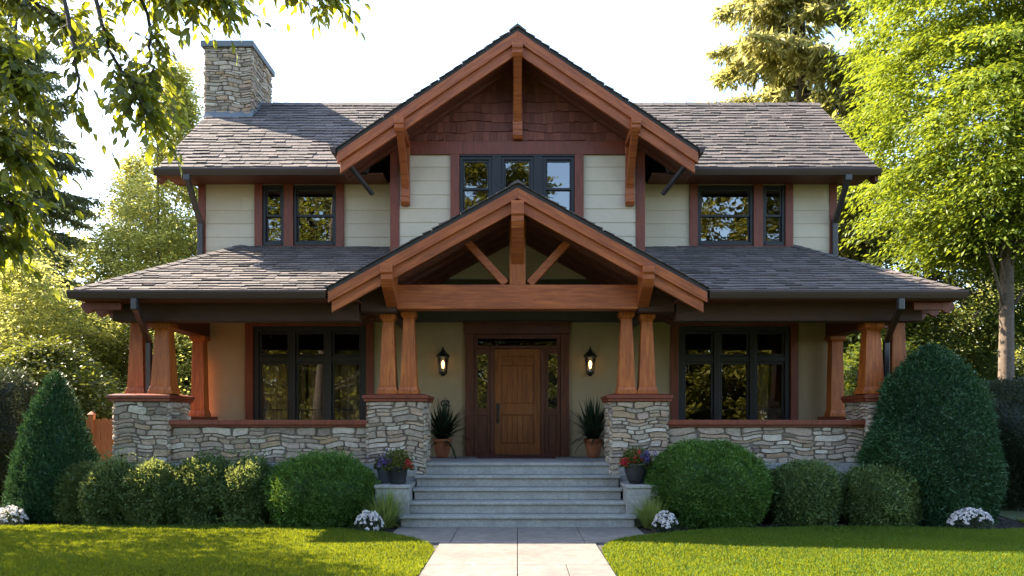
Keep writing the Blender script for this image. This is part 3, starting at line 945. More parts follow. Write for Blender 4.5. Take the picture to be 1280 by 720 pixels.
for zz0, zz1 in ((2.02,2.80),(1.21,1.80)):
    mb.box(a,b,ya+0.035,ya+0.06,zz0,zz1)
    for i in range(6):
        mb.box(a+0.02+(b-a-0.04)*i/6+0.003, a+0.02+(b-a-0.04)*(i+1)/6-0.003, ya+0.015, ya+0.036, zz0+0.02, zz1-0.02)
door = mb.build('door', M['door'], house, bevel=0.005)
mb = MB()
mb.box(dx0+0.035,dx0+0.095,ya-0.012,ya-0.001,1.62,2.03)
mb.tube([(dx0+0.065,ya-0.012,1.68),(dx0+0.065,ya-0.07,1.70),(dx0+0.065,ya-0.075,1.80),(dx0+0.065,ya-0.06,1.88),(dx0+0.065,ya-0.012,1.90)],0.012,n=8)
mb.tube([(dx0+0.065,ya-0.01,1.96),(dx0+0.065,ya-0.04,1.96)],0.022,n=12)
mb.build('handle', M['iron'], door, bevel=0.003)

# ------------------------------------------------------------------ front steps
steps = empty('front_steps', (0, 13.5, 0), 'grey concrete front steps rising from the walkway to the porch', 'steps')
SW = [1.83, 1.725, 1.69, 1.69]
for k in range(4):
    y0 = 12.9 + 0.3*k; z = 0.19*(k+1)
    mb = MB()
    w = SW[k]; y1 = y0 + 0.3 if k < 3 else 14.11
    mb.box(-w, w, y0+0.04, 14.10, z-0.19+0.001, z-0.05)
    mb.box(-w-0.025, w+0.025, y0, y1+0.06, z-0.05, z)
    mb.build('step', M['concrete'], steps, bevel=0.012)
mb = MB()
mb.box(-1.575, 1.575, 14.10, 14.6, 0.762, 0.91); mb.box(-1.577, 1.577, 14.07, 14.6, 0.91, 0.963)
mb.build('step', M['concrete'], steps, bevel=0.008)
for s in (-1,1):
    mb = MB(); a, b = sorted((s*1.725, s*2.26))
    mb.box(a, b, 13.12, 13.965, 0.0, 0.60); mb.box(a-0.015, b+0.015, 13.10, 13.965, 0.60, 0.655)
    mb.build('cheek_block', M['concrete'], steps, bevel=0.01)
mb = MB()
mb.box(-0.77, 0.72, 15.75, 16.45, 0.960, 0.976); 
mat_ = mb.build('doormat', plain('red_coir', (0.10,0.028,0.02), 0.95, 0.3, 60, 0.6))
tag(mat_, 'thin dark red doormat lying in front of the door', 'doormat')

# ------------------------------------------------------------------ wall lanterns
bulb_m, nt, p, out = new_mat('lamp_glow')
p.inputs["Emission Color"].default_value = (1.0, 0.55, 0.18, 1); p.inputs["Emission Strength"].default_value = 1.3
M['bulb'] = bulb_m
M['lampglass'] = glass_mat('lantern_glass', 0.04)
def lantern(cx, label):
    r = empty('wall_lantern', (cx, YW, 2.85), label, 'lantern', 'wall lanterns beside the door')
    cyy = YW-0.17
    mb = MB()
    mb.box(cx-0.045, cx+0.045, YW-0.022, YW-0.001, 2.60, 2.90)
    mb.tube([(cx,YW-0.02,2.66),(cx,YW-0.10,2.58),(cx,cyy,2.585),(cx,cyy,2.62)], 0.013, n=8)
    mb.build('wall_mount', M['iron'], r, bevel=0.004)
    mb = MB()
    mb.lathe(cx, cyy, [(0.0,2.56),(0.03,2.57),(0.05,2.60),(0.06,2.615),(0.085,2.625),(0.085,2.645),(0.0,2.65)], 6)
    for q in range(6):
        a = 2*math.pi*q/6
        mb.bar((cx+0.075*math.cos(a),cyy+0.075*math.sin(a),2.64),(cx+0.108*math.cos(a),cyy+0.108*math.sin(a),2.96),0.013,0.013,up=(0.3,0.9,0.1))
    mb.build('cage', M['iron'], r)
    mb = MB()
    mb.lathe(cx, cyy, [(0.135,2.95),(0.14,2.965),(0.10,3.01),(0.055,3.05),(0.035,3.08),(0.03,3.10),(0.012,3.115),(0.018,3.13),(0.0,3.165)], 6)
    mb.lathe(cx, cyy, [(0.0,2.96),(0.135,2.95)], 6)
    mb.build('lantern_roof', M['iron'], r)
    mb = MB()
    mb.lathe(cx, cyy, [(0.072,2.645),(0.104,2.955)], 6)
    mb.build('lamp_glass', M['lampglass'], r)
    mb = MB()
    mb.lathe(cx, cyy, [(0.0,2.72),(0.022,2.73),(0.022,2.76),(0.034,2.80),(0.030,2.84),(0.012,2.875),(0.0,2.885)], 12)
    mb.build('bulb', M['bulb'], r, smooth=True)
lantern(-1.49, 'black lit wall lantern left of the door, above the small wall mark')
lantern(1.45, 'black lit wall lantern right of the door')
cu = bpy.data.curves.new('house_mark', 'FONT')
cu.body = "G2"; cu.size = 0.17; cu.extrude = 0.008; cu.offset = 0.006; cu.space_character = 0.8; cu.align_x = 'CENTER'
tmp = bpy.data.objects.new('house_mark', cu); COL.objects.link(tmp)
bpy.context.view_layer.update()
me = bpy.data.meshes.new_from_object(tmp.evaluated_get(bpy.context.evaluated_depsgraph_get()))
bpy.data.objects.remove(tmp)
me.materials.clear()
hm = link_mesh('house_mark', me, M['iron'])
hm.location = (-1.46, YW-0.012, 1.97); hm.rotation_euler = (R(90),0,0)
tag(hm, 'small black metal house mark on the wall left of the door, under the lantern', 'house mark')

# ------------------------------------------------------------------ foliage helpers (numpy)
def nrm(a):
    return a/np.maximum(np.linalg.norm(a, axis=1, keepdims=True), 1e-9)
def leaf_arrays(P, D, Nn, L, W, fold=0.12):
    """rhombic leaves: base P, axis D, face normal Nn"""
    D = nrm(D); S = nrm(np.cross(D, Nn)); Nn = np.cross(S, D)
    L = L[:,None]; W = W[:,None]
    a = P; b = P + D*L*0.45 + S*W*0.5 + Nn*W*fold; c = P + D*L - Nn*L*0.08; d = P + D*L*0.45 - S*W*0.5 + Nn*W*fold
    V = np.stack([a,b,c,d], axis=1).reshape(-1,3)
    F = np.arange(len(P)*4, dtype=np.int32).reshape(-1,4)
    return V, F
def big_leaf_arrays(P, D, Nn, L, W):
    """broad leaves folded on the midrib, two quads a side"""
    D = nrm(D); S = nrm(np.cross(D, Nn)); Nn = np.cross(S, D)
    L = L[:,None]; W = W[:,None]
    pts = [P, P + D*L*0.3 + S*W*0.45 + Nn*W*0.14, P + D*L*0.65 + S*W*0.40 + Nn*W*0.10 - Nn*L*0.05, P + D*L - Nn*L*0.16,
           P + D*L*0.65 - S*W*0.40 + Nn*W*0.10 - Nn*L*0.05, P + D*L*0.3 - S*W*0.45 + Nn*W*0.14, P + D*L*0.35, P + D*L*0.68 - Nn*L*0.05]
    V = np.stack(pts, axis=1).reshape(-1,3)
    base = (np.arange(len(P))*8)[:,None]
    q = np.array([[0,1,6,6],[1,2,7,6],[2,3,7,7],[0,6,5,5],[6,7,4,5],[7,3,4,4]])
    tri = np.array([[0,1,6],[1,2,7],[1,7,6],[2,3,7],[0,6,5],[6,7,4],[6,4,5],[7,3,4]])
    F = (base[:,:,None] + tri[None]).reshape(-1,3)
    return V, F
def rand_dir(rng, n):
    return nrm(rng.normal(size=(n,3)))

def clump_leaves(rng, C, rad, per, L, W, flat=0.5, droop=0.3, tilt=0.0):
    """C clump centres (k,3), rad (k,), per leaves each"""
    k = len(C)
    idx = np.repeat(np.arange(k), per)
    n = len(idx)
    off = rng.normal(size=(n,3))*0.5
    off[:,2] *= flat
    if tilt:
        o2 = nrm(C*np.array([1,1,0]))[idx]
        off[:,2] -= tilt*np.sum(off*o2, axis=1)
    P = C[idx] + off*rad[idx][:,None]
    D = rand_dir(rng, n); D[:,2] = D[:,2]*0.5 - droop
    D += nrm(off)*0.8
    Nn = rand_dir(rng, n)*0.75 + np.array([0,0,1.0])
    l = L*rng.uniform(0.6,1.25,n); w = W*rng.uniform(0.7,1.2,n)
    cr = rng.random(k)
    rnd = np.clip(0.55*cr[idx] + 0.45*rng.random(n), 0, 1)
    return P, D, Nn, l, w, rnd

def tree(name, label, cat, base, h, crown, n_clump, per, clump_r, L, W, mat, trunk_r, seed, group=None, bark=None, flat=0.5, droop=0.3,
         taper=0.0, lean=(0,0), bare=0.25, stems=1, cull=None, tilt=0.0):
    """crown: (z0, rx, ry, z1) in tree space; taper>0 narrows to the top"""
    rng = np.random.default_rng(seed); rr = random.Random(seed)
    root = empty(name, base, label, cat, group)
    z0, rx, ry, z1 = crown
    C = []
    ph = rng.uniform(0,6.28,6)
    while len(C) < n_clump:
        t = rng.random(); a = rng.uniform(0,6.28)
        env = math.sqrt(max(0, 1-(2*t-1)**2))
        if taper: env = min(1, t*5)**0.6*(1-t)**(taper)*1.15
        env *= 1 + 0.22*math.sin(3*a+ph[0]+4*t) + 0.16*math.sin(5*a+ph[1]-7*t) + 0.12*math.sin(13*t+ph[2])
        q = rng.random()**0.42
        if rng.random() > (0.25+0.75*env): continue
        C.append((rx*env*q*math.cos(a)+lean[0]*t, ry*env*q*math.sin(a)+lean[1]*t, z0+(z1-z0)*t))
    C = np.array(C)
    if cull is not None: C = C[cull(C + np.array(base))]
    rad = clump_r*rng.uniform(0.6,1.4,len(C))
    P, D, Nn, l, w, rnd = clump_leaves(rng, C, rad, per, L, W, flat, droop, tilt)
    D[:, :2] += nrm(P*np.array([1,1,0]))[:, :2]*0.7
    V, F = leaf_arrays(P, D, Nn, l, w)
    link_mesh('crown', np_mesh('crown', V, F, rnd), mat, root)
    mb = MB()
    for si in range(stems):
        ox, oy = (0,0) if stems == 1 else (rr.uniform(-0.9,0.9), rr.uniform(-0.6,0.6))
        top = z0 + (z1-z0)*0.88
        path = []; nseg = 9
        for i in range(nseg):
            t = i/(nseg-1)
            path.append((ox*(0.4+t)+lean[0]*max(0,(t*top-z0)/(z1-z0))+0.12*math.sin(3*t+seed)*(1 if i else 0), oy*(0.4+t)+lean[1]*max(0,(t*top-z0)/(z1-z0))+0.10*math.sin(4*t+seed)*(1 if i else 0), top*t))
        mb.tube([(path[0][0],path[0][1],-0.1)]+[(p[0],p[1],p[2]+0.02) for p in path], trunk_r, trunk_r*0.18, n=10)
        pick = rr.sample(range(len(C)), min(len(C), 46//stems + 6))
        for j in pick:
            c = C[j]; zt = max(z0*0.75, c[2]*0.8 - 0.1*h*rr.random()); zt = min(zt, top*0.95)
            f = zt/top*(nseg-1); i0 = min(int(f), nseg-2); fr = f-i0
            b0 = Vector(path[i0]).lerp(Vector(path[i0+1]), fr)
            e = Vector(c); m_ = b0.lerp(e, 0.5) + Vector((rr.uniform(-.2,.2), rr.uniform(-.2,.2), 0.12*(e-b0).length))
            mb.tube([b0, b0.lerp(m_,0.5)+Vector((0,0,0.05)), m_, e], trunk_r*0.28*(1.05-zt/top), 0.012, n=5)
    off = Vector(base)
    me_root = MB(); me_root.v = [(x+off.x,y+off.y,z+off.z) for x,y,z in mb.v]; me_root.f = mb.f; me_root.r = mb.r; me_root.m = mb.m
    me_root.build('trunk', bark or M['bark'], root, smooth=True)
    return root

def conifer(name, label, base, h, zc, rmax, mat, trunk_r, seed, droop=0.35, per_m=3.0, needle=0.30, nw=0.07, hang=0.6, cull=None, prof=None, group=None, bare_top=False, spray=16):
    rng = np.random.default_rng(seed); rr = random.Random(seed)
    root = empty(name, base, label, 'conifer', group)
    mb = MB(); off = Vector(base)
    mb.tube([(off.x,off.y,off.z-0.1),(off.x+0.05,off.y,off.z+h*0.4),(off.x-0.04,off.y+0.05,off.z+h*0.75),(off.x,off.y,off.z+h)], trunk_r, 0.03, n=10)
    Ps, Ds, cr = [], [], []
    z = zc
    while z < h*0.985:
        t = (z-zc)/(h-zc)
        Lb = rmax*(prof(t) if prof else (1-t)**0.8)*rr.uniform(0.65,1.15) + 0.15
        a = rr.uniform(0,6.28)
        dirv = Vector((math.cos(a), math.sin(a), 0))
        p0 = Vector((0,0,z))
        pts = []
        for i in range(7):
            q = i/6
            pts.append(p0 + dirv*(Lb*q) + Vector((0,0,-droop*Lb*(q**1.2)*0.9 + 0.22*Lb*droop*(q**4))))
        if cull is None or cull(off.x+pts[4].x, off.y+pts[4].y, off.z+pts[4].z):
            mb.tube([p+off for p in pts], 0.012+0.018*Lb, 0.008, n=5)
            sv = Vector((-dirv.y, dirv.x, 0))
            ns = max(4, int(Lb*spray)); col = rr.random()
            for j in range(ns):
                q = 0.12 + 0.88*rr.random()**0.8
                f = q*6; i0 = min(int(f),5)
                bp = pts[i0].lerp(pts[i0+1], f-i0)
                sl = 0.42*Lb*(1.02-q)*rr.uniform(0.5,1.2) + 0.15
                sd = (sv*rr.choice((-1,1)) + dirv*rr.uniform(0.3,1.0) + Vector((0,0,rr.uniform(-hang,0.05)))).normalized()
                nn = max(3, int(sl/needle*6))
                tt = np.array([rr.random() for _ in range(nn)])
                pp = np.array(bp)[None] + np.array(sd)[None]*(tt*sl)[:,None] + np.array([[0,0,-1.0]])*(tt**2*sl*hang*0.5)[:,None]
                dd = np.array(sd)[None] + rng.normal(size=(nn,3))*0.55 + np.array([[0,0,-hang*0.7]])
                Ps.append(pp); Ds.append(dd); cr.append(np.clip(0.5*col + 0.5*np.array([rr.random() for _ in range(nn)]), 0, 1))
        z += 1.0/per_m*rr.uniform(0.3,1.0)*(0.55 if t > 0.8 else 0.8)
    P = np.concatenate(Ps); D = np.concatenate(Ds); c = np.concatenate(cr); n = len(P)
    V, F = leaf_arrays(P, D, rand_dir(rng,n)+np.array([0,0,0.6]), needle*rng.uniform(0.6,1.3,n), nw*rng.uniform(0.7,1.3,n))
    link_mesh('crown', np_mesh('crown', V, F, c), mat, root)
    mb.build('trunk', M['bark_dark'], root, smooth=True)
    return root

def shrub(name, label, cat, base, prof, h, n, L, W, mat, seed, sx=1.0, sy=1.0, lump=0.06, shell=0.10, group=None, sprout=0.0, upward=0.2, jit=0.5):
    """clipped or loose shrub: leaves through an outer shell over a twiggy core; prof(t)=radius at height t*h"""
    rng = np.random.default_rng(seed)
    ts = np.linspace(0.0, 1.0, 200)
    rs = np.array([prof(t) for t in ts])
    dr = np.gradient(rs, ts*h)
    wgt = (rs+0.02)*np.sqrt(1+dr**2); cdf = np.cumsum(wgt); cdf /= cdf[-1]
    k = rng.normal(size=(7,3))*np.array([2.6/max(rs.max(),0.3)]*3); ph = rng.uniform(0,6.28,7)
    def surf(t, a, rscale):
        r = np.interp(t, ts, rs)*rscale
        P = np.stack([r*np.cos(a)*sx, r*np.sin(a)*sy, t*h*np.where(True, 1, 1)], axis=1)
        return P
    def lumps(P):
        s = np.zeros(len(P))
        for i in range(7): s += np.sin(P@k[i] + ph[i])
        return s/7*2.0
    t = np.interp(rng.random(n), cdf, ts); a = rng.uniform(0, 2*np.pi, n)
    P0 = surf(t, a, 1.0)
    drt = np.interp(t, ts, dr)
    nrmv = nrm(np.stack([np.cos(a)/sx, np.sin(a)/sy, -drt], axis=1))
    dep = -shell*rng.random(n)**1.5 + 0.02*rng.normal(size=n)
    lu = lumps(P0)
    P = P0 + nrmv*(lump*rs.max()*lu + dep)[:,None]
    k2 = rng.normal(size=(6,3))*22; ph2 = rng.uniform(0,6.28,6)
    fine = sum(np.sin(P0@k2[i]+ph2[i]) for i in range(6))/6*2
    P = P + nrmv*(0.030*fine)[:,None]
    if sprout:
        m = rng.random(n) < 0.25
        P[m] += (nrmv[m] + np.array([0,0,0.8]))*(sprout*rng.random(m.sum())**2)[:,None]*(np.maximum(lu[m],0)[:,None])
    P[:,2] = np.maximum(P[:,2], 0.02)
    D = nrmv + rng.normal(size=(n,3))*jit + np.array([0,0,upward])
    Nn = rng.normal(size=(n,3)) + nrmv*0.5
    rnd = np.clip(0.35 + 0.18*lu + 0.12*fine + 0.4*(rng.random(n)-0.5) + 0.3*rng.random(n), 0, 1)
    V, F = leaf_arrays(P, D, Nn, L*rng.uniform(0.6,1.3,n), W*rng.uniform(0.7,1.2,n))
    # core
    nt_, na = 22, 30
    tt = np.linspace(0.0, 0.97, nt_); aa = np.linspace(0, 2*np.pi, na, endpoint=False)
    T, A = np.meshgrid(tt, aa, indexing='ij')
    C0 = surf(T.ravel(), A.ravel(), 1.0)
    drc = np.interp(T.ravel(), ts, dr)
    nc = nrm(np.stack([np.cos(A.ravel()), np.sin(A.ravel()), -drc], axis=1))
    CV = C0 + nc*(lump*rs.max()*lumps(C0) - shell*0.95)[:,None]
    CV[:,2] = np.maximum(CV[:,2], 0.0)
    CF = []
    for i in range(nt_-1):
        for j in range(na):
            j2 = (j+1) % na
            CF.append((i*na+j, i*na+j2, (i+1)*na+j2, (i+1)*na+j))
    CF = np.array(CF)
    Vt = np.concatenate([V, CV]); Ft = np.concatenate([F, CF+len(V)])
    rn = np.concatenate([rnd, np.full(len(CF), 0.1)])
    o = link_mesh(name, np_mesh(name, Vt, Ft, rn), mat, None, base)
    return tag(o, label, cat, group)

def blade_arrays(rng, n, br, lmin, lmax, w, spread, curl, segs=4, up=1.0):
    """arching blades from a common base"""
    a = rng.uniform(0,2*np.pi,n); l = rng.uniform(lmin,lmax,n)
    rb = br*np.sqrt(rng.random(n)); ab = a + rng.normal(size=n)*0.6
    base = np.stack([rb*np.cos(ab), rb*np.sin(ab), np.zeros(n)], axis=1)
    out = np.stack([np.cos(a), np.sin(a), np.zeros(n)], axis=1)
    tilt = spread*np.abs(rng.normal(size=n)*0.6+0.5)
    side = np.stack([-np.sin(a), np.cos(a), np.zeros(n)], axis=1)
    p = base.copy(); rows = []
    for i in range(segs+1):
        ww = w*(1-(i/segs)**1.6)*0.5 + 0.0006
        rows.append(p - side*ww); rows.append(p + side*ww)
        th = tilt + curl*(i/segs)*tilt
        p = p + (out*np.sin(th)[:,None] + np.array([0,0,up])*np.cos(th)[:,None])*(l/segs)[:,None]
    V = np.stack(rows, axis=1).reshape(-1,3)
    m = 2*(segs+1)
    b = (np.arange(n)*m)[:,None,None]
    q = np.array([[2*i,2*i+1,2*i+3,2*i+2] for i in range(segs)])[None]
    F = (b+q).reshape(-1,4)
    rnd = np.repeat(rng.random(n), segs)
    return V, F, rnd

# ------------------------------------------------------------------ leaf colours
M['lf_bright'] = leaf('leaf_bright', (0.062,0.115,0.010), (0.185,0.235,0.022), 0.40, (0.38,0.45,0.03))
M['lf_yellow'] = leaf('leaf_yellow_green', (0.12,0.14,0.03), (0.26,0.27,0.065), 0.6, (0.72,0.70,0.17))
M['lf_mid'] = leaf('leaf_mid', (0.045,0.068,0.012), (0.12,0.14,0.025), 0.4, (0.28,0.30,0.04))
M['lf_forest'] = leaf('leaf_forest', (0.035,0.062,0.012), (0.09,0.12,0.022), 0.35, (0.22,0.26,0.03))
M['lf_window'] = leaf('leaf_street', (0.05,0.06,0.010), (0.24,0.21,0.03), 0.35, (0.30,0.28,0.03))
M['lf_near'] = leaf('leaf_near', (0.032,0.055,0.012), (0.09,0.125,0.02), 0.5, (0.46,0.48,0.03), 0.4, 0.5)
M['lf_conifer'] = leaf('needle_gold', (0.14,0.15,0.045), (0.31,0.29,0.10), 0.5, (0.60,0.56,0.17))
M['lf_dark_conifer'] = leaf('needle_dark', (0.065,0.09,0.045), (0.15,0.18,0.085), 0.35, (0.32,0.36,0.14))
M['lf_yew'] = leaf('yew_leaf', (0.030,0.085,0.015), (0.12,0.235,0.042), 0.25, (0.17,0.27,0.03))
M['lf_arbor'] = leaf('arborvitae_leaf', (0.015,0.052,0.022), (0.06,0.145,0.050), 0.15, (0.07,0.14,0.04))
M['lf_box'] = leaf('boxwood_leaf', (0.036,0.080,0.026), (0.15,0.225,0.075), 0.3, (0.38,0.42,0.10))
M['lf_hedge'] = leaf('hedge_leaf', (0.022,0.034,0.018), (0.06,0.075,0.04), 0.2, (0.10,0.13,0.05))
M['lf_palm'] = leaf('palm_leaf', (0.012,0.026,0.012), (0.035,0.06,0.025), 0.15, None, 0.35)
M['lf_grass'] = leaf('clump_grass', (0.10,0.15,0.03), (0.26,0.32,0.08), 0.3)
M['grass'] = leaf('lawn_blade', (0.028,0.082,0.010), (0.075,0.155,0.018), 0.4, (0.37,0.40,0.012), 0.55, 0.25)
M['petal_white'] = leaf('white_petal', (0.62,0.58,0.58), (0.85,0.82,0.82), 0.25)
M['petal_red'] = leaf('red_petal', (0.35,0.012,0.02), (0.65,0.03,0.05), 0.2)
M['petal_violet'] = leaf('violet_petal', (0.05,0.03,0.14), (0.17,0.12,0.35), 0.2)
M['pot_black'] = plain('black_pot', (0.018,0.019,0.023), 0.5, 0.15, 10, 0.05)
M['pot_blue'] = plain('blue_grey_pot', (0.14,0.17,0.21), 0.5, 0.1, 10, 0.05)

# ------------------------------------------------------------------ shrubs in the beds
def ball(r, bulge=0.42):
    def f(t):
        if t < bulge: return r*(0.80 + 0.20*math.sin(math.pi/2*t/bulge))
        q = (t-bulge)/(1-bulge)
        return r*math.sqrt(max(0.0, 1-q**2.3))
    return f
def cone(r):
    def f(t):
        if t < 0.12: return r*(0.90 + 0.1*t/0.12)
        q = (t-0.12)/0.88
        return r*max(0.0, (1-q)**0.86*(1+0.22*q))
    return f
def blunt(r):
    def f(t):
        if t < 0.25: return r*(0.90+0.10*t/0.25)
        q = (t-0.25)/0.75
        return r*max(0.0,(1-q**1.9))**0.66
    return f
shrub('arborvitae', 'dark green conical clipped evergreen at the left end of the bed', 'evergreen shrub', (-7.85,14.1,0), cone(0.74), 2.52, 40000, 0.065, 0.022, M['lf_arbor'], 1, lump=0.06, shell=0.10, upward=0.9, sprout=0.05)
shrub('round_bush', 'clipped round green bush left of the steps, yellow lit on one side', 'round bush', (-3.12,13.35,0), ball(0.88), 1.06, 30000, 0.055, 0.019, M['lf_yew'], 2, sx=1.0, sy=0.8, lump=0.05, shell=0.09, sprout=0.06)
shrub('round_bush', 'large clipped round green bush right of the steps', 'round bush', (3.02,13.35,0), ball(0.94), 1.31, 34000, 0.055, 0.019, M['lf_yew'], 3, sy=0.8, lump=0.05, shell=0.09, sprout=0.06)
g_ = 'low boxwoods in the left bed'
for i, (x, y, r, h, lab) in enumerate([
        (-7.18,13.75,0.46,0.96,'low dark boxwood beside the conical evergreen, leftmost of its row'),
        (-6.58,13.45,0.48,0.94,'low dark boxwood in front of the left corner pier'),
        (-5.82,13.42,0.50,0.98,'low boxwood third from the conical evergreen in the left row'),
        (-5.12,13.5,0.55,1.06,'low boxwood with pale sunlit shoots in the middle of the left row'),
        (-4.32,13.42,0.46,1.02,'low boxwood with pale shoots next to the left round bush')]):
    shrub('boxwood', lab, 'boxwood', (x,y,0), ball(r,0.5), h, 13000, 0.052, 0.030, M['lf_box'], 10+i, sy=0.85, lump=0.11, shell=0.12, group=g_, sprout=0.10 if i < 3 else 0.22)
shrub('boxwood', 'low mounded boxwood next to the large right round bush', 'boxwood', (4.62,13.5,0), ball(0.62,0.5), 0.98, 14000, 0.052, 0.028, M['lf_box'], 20, sy=0.85, lump=0.06, shell=0.1, group='low boxwoods in the right bed', sprout=0.06)
shrub('boxwood', 'low mounded boxwood in front of the tall right evergreen', 'boxwood', (5.88,13.42,0), ball(0.64,0.5), 0.94, 14000, 0.052, 0.028, M['lf_box'], 21, sy=0.85, lump=0.06, shell=0.1, group='low boxwoods in the right bed', sprout=0.06)
shrub('yew_shrub', 'tall bluntly rounded dark evergreen covering the right corner pier', 'evergreen shrub', (6.86,13.75,0), blunt(1.06), 2.93, 56000, 0.075, 0.021, M['lf_arbor'], 22, sy=0.8, lump=0.07, shell=0.15, upward=0.1, jit=0.6, sprout=0.10)
shrub('hedge_shrub', 'dark grey green hedge shrub at the right edge behind the evergreen', 'hedge shrub', (9.75,16.3,0), ball(1.45,0.5), 2.5, 32000, 0.06, 0.03, M['lf_hedge'], 23, lump=0.06, shell=0.18)
shrub('hedge_shrub', 'dark grey green hedge shrub at the far right past the edge of the house', 'hedge shrub', (11.9,17.8,0), ball(1.6,0.5), 2.9, 26000, 0.07, 0.035, M['lf_hedge'], 24, lump=0.07, shell=0.2)
shrub('dark_bush', 'dark bush at the left edge in front of the fence', 'bush', (-10.75,17.2,0), ball(1.0,0.5), 2.75, 22000, 0.07, 0.035, M['lf_hedge'], 25, lump=0.12, shell=0.25, sprout=0.2)

# white flower mounds
def flower_mound(x, y, r, h, label, seed):
    root = empty('white_flowers', (x,y,0), label, 'flowers', 'white flower mounds along the bed edge')
    rng = np.random.default_rng(seed)
    nh = int(95*r/0.22)
    a = rng.uniform(0,2*np.pi,nh); q = np.sqrt(rng.random(nh))
    H = np.stack([r*q*np.cos(a), r*0.8*q*np.sin(a), h*np.sqrt(np.maximum(0,1-q**2))*rng.uniform(0.75,1.05,nh)+0.03], axis=1)
    nn = nrm(H/np.array([r*r,r*r,h*h]))
    Ps, Ds, Ns = [], [], []
    for i in range(nh):
        m = 22
        d = rand_dir(rng, m); d = nrm(d*0.9 + nn[i])
        Ps.append(H[i] + d*0.022); Ns.append(d); Ds.append(rand_dir(rng, m))
    P = np.concatenate(Ps); n = len(P)
    V, F = leaf_arrays(P, np.concatenate(Ds), np.concatenate(Ns), rng.uniform(0.014,0.024,n), rng.uniform(0.014,0.022,n), 0.1)
    link_mesh('blossom', np_mesh('blossom', V, F, rng.random(n)), M['petal_white'], root)
    n = int(900*r/0.22); a = rng.uniform(0,2*np.pi,n); q = np.sqrt(rng.random(n))
    P = np.stack([r*1.05*q*np.cos(a), r*0.85*q*np.sin(a), rng.random(n)*h*np.sqrt(np.maximum(0.02,1-q**2))*0.95], axis=1)
    V, F = leaf_arrays(P, rand_dir(rng,n)+np.array([0,0,0.3]), rand_dir(rng,n), rng.uniform(0.03,0.05,n), rng.uniform(0.015,0.025,n))
    link_mesh('foliage', np_mesh('foliage', V, F, rng.random(n)), M['lf_hedge'], root)
flower_mound(-8.12,13.25,0.25,0.26,'white flower mound in front of the conical evergreen', 31)
flower_mound(-2.24,12.5,0.22,0.27,'white flower mound beside the walk below the left round bush', 32)
flower_mound(2.24,12.55,0.19,0.25,'white flower mound beside the walk below the right round bush', 33)
flower_mound(7.0,12.8,0.33,0.28,'wide white flower mound in front of the tall right evergreen', 34)

def grass_clump(x, y, h, label, seed):
    rng = np.random.default_rng(seed)
    V, F, r = blade_arrays(rng, 480, 0.12, h*0.55, h*1.15, 0.020, 0.65, 0.9)
    o = link_mesh('grass_clump', np_mesh('grass_clump', V, F, r), M['lf_grass'], None, (x,y,0))
    tag(o, label, 'ornamental grass', 'ornamental grass clumps beside the steps')
grass_clump(-2.08,12.95,0.60,'spiky green grass clump left of the steps', 41)
grass_clump(2.10,12.95,0.50,'spiky green grass clump right of the steps', 42)

# potted plants
def lathe_pot(cx, cyy, z, prof, mat, root, name='pot'):
    mb = MB(); mb.lathe(cx, cyy, [(r, z+q) for r, q in prof], 28)
    return mb.build(name, mat, root, smooth=True)
def palm(x, y, label, seed):
    root = empty('potted_palm', (x,y,0.963), label, 'potted plant', 'spiky plants in terracotta pots by the door')
    rng = np.random.default_rng(seed)
    lathe_pot(x,y,0.963,[(0,0.0),(0.10,0.0),(0.115,0.02),(0.165,0.24),(0.17,0.30),(0.185,0.305),(0.19,0.36),(0.165,0.365),(0.15,0.33),(0,0.33)], M['terracotta'], root)
    V, F, r = blade_arrays(rng, 180, 0.07, 0.50, 0.88, 0.06, 1.0, 0.75, 5)
    V[:,2] += 0.36
    link_mesh('foliage', np_mesh('foliage', V, F, r), M['lf_palm'], root)
palm(-1.46,16.05,'dark spiky plant in a terracotta pot left of the door', 51)
palm(1.47,16.05,'dark spiky plant in a terracotta pot right of the door', 52)
def flower_pot(x, y, z, prof, pot, label, seed, r, h, cols, group='flower pots on the step blocks'):
    root = empty('flower_pot', (x,y,z), label, 'potted flowers', group)
    rng = np.random.default_rng(seed)
    lathe_pot(x,y,z,prof,pot,root)
    top = prof[-1][1]
    n = 1500; d = rand_dir(rng,n); d[:,2] = np.abs(d[:,2])
    q = rng.random(n)**0.5
    P = d*q[:,None]*np.array([r,r*0.85,h]) + np.array([0,0,top-0.02])
    V, F = leaf_arrays(P, d+rand_dir(rng,n)*0.7, rand_dir(rng,n)+np.array([0,0,0.5]), rng.uniform(0.03,0.06,n), rng.uniform(0.015,0.03,n))
    link_mesh('foliage', np_mesh('foliage', V, F, rng.random(n)), M['lf_mid'], root)
    for mat, cnt, (cx0,cy0,cz0), sp in cols:
        c = np.array([cx0,cy0,cz0+top]) + rng.normal(size=(cnt,3))*sp
        idx = np.repeat(np.arange(cnt), 10); n = len(idx)
        dd = rand_dir(rng,n)
        V, F = leaf_arrays(c[idx]+dd*0.008, dd, rand_dir(rng,n), rng.uniform(0.02,0.034,n), rng.uniform(0.016,0.026,n))
        link_mesh('blossom', np_mesh('blossom', V, F, rng.random(n)), mat, root)
tall = [(0,0),(0.12,0),(0.125,0.02),(0.155,0.25),(0.165,0.255),(0.165,0.285),(0.145,0.285),(0.14,0.25),(0,0.25)]
roundp = [(0,0),(0.10,0),(0.15,0.08),(0.185,0.20),(0.19,0.28),(0.20,0.30),(0.20,0.33),(0.175,0.33),(0.165,0.29),(0,0.29)]
flower_pot(-1.93,13.36,0.655,tall,M['pot_black'],'black pot of green herbs with red flowers on the left step block',61,0.25,0.34,
           [(M['petal_red'],22,(0.17,-0.10,0.08),0.035),(M['petal_violet'],26,(-0.18,-0.08,0.10),0.05)])
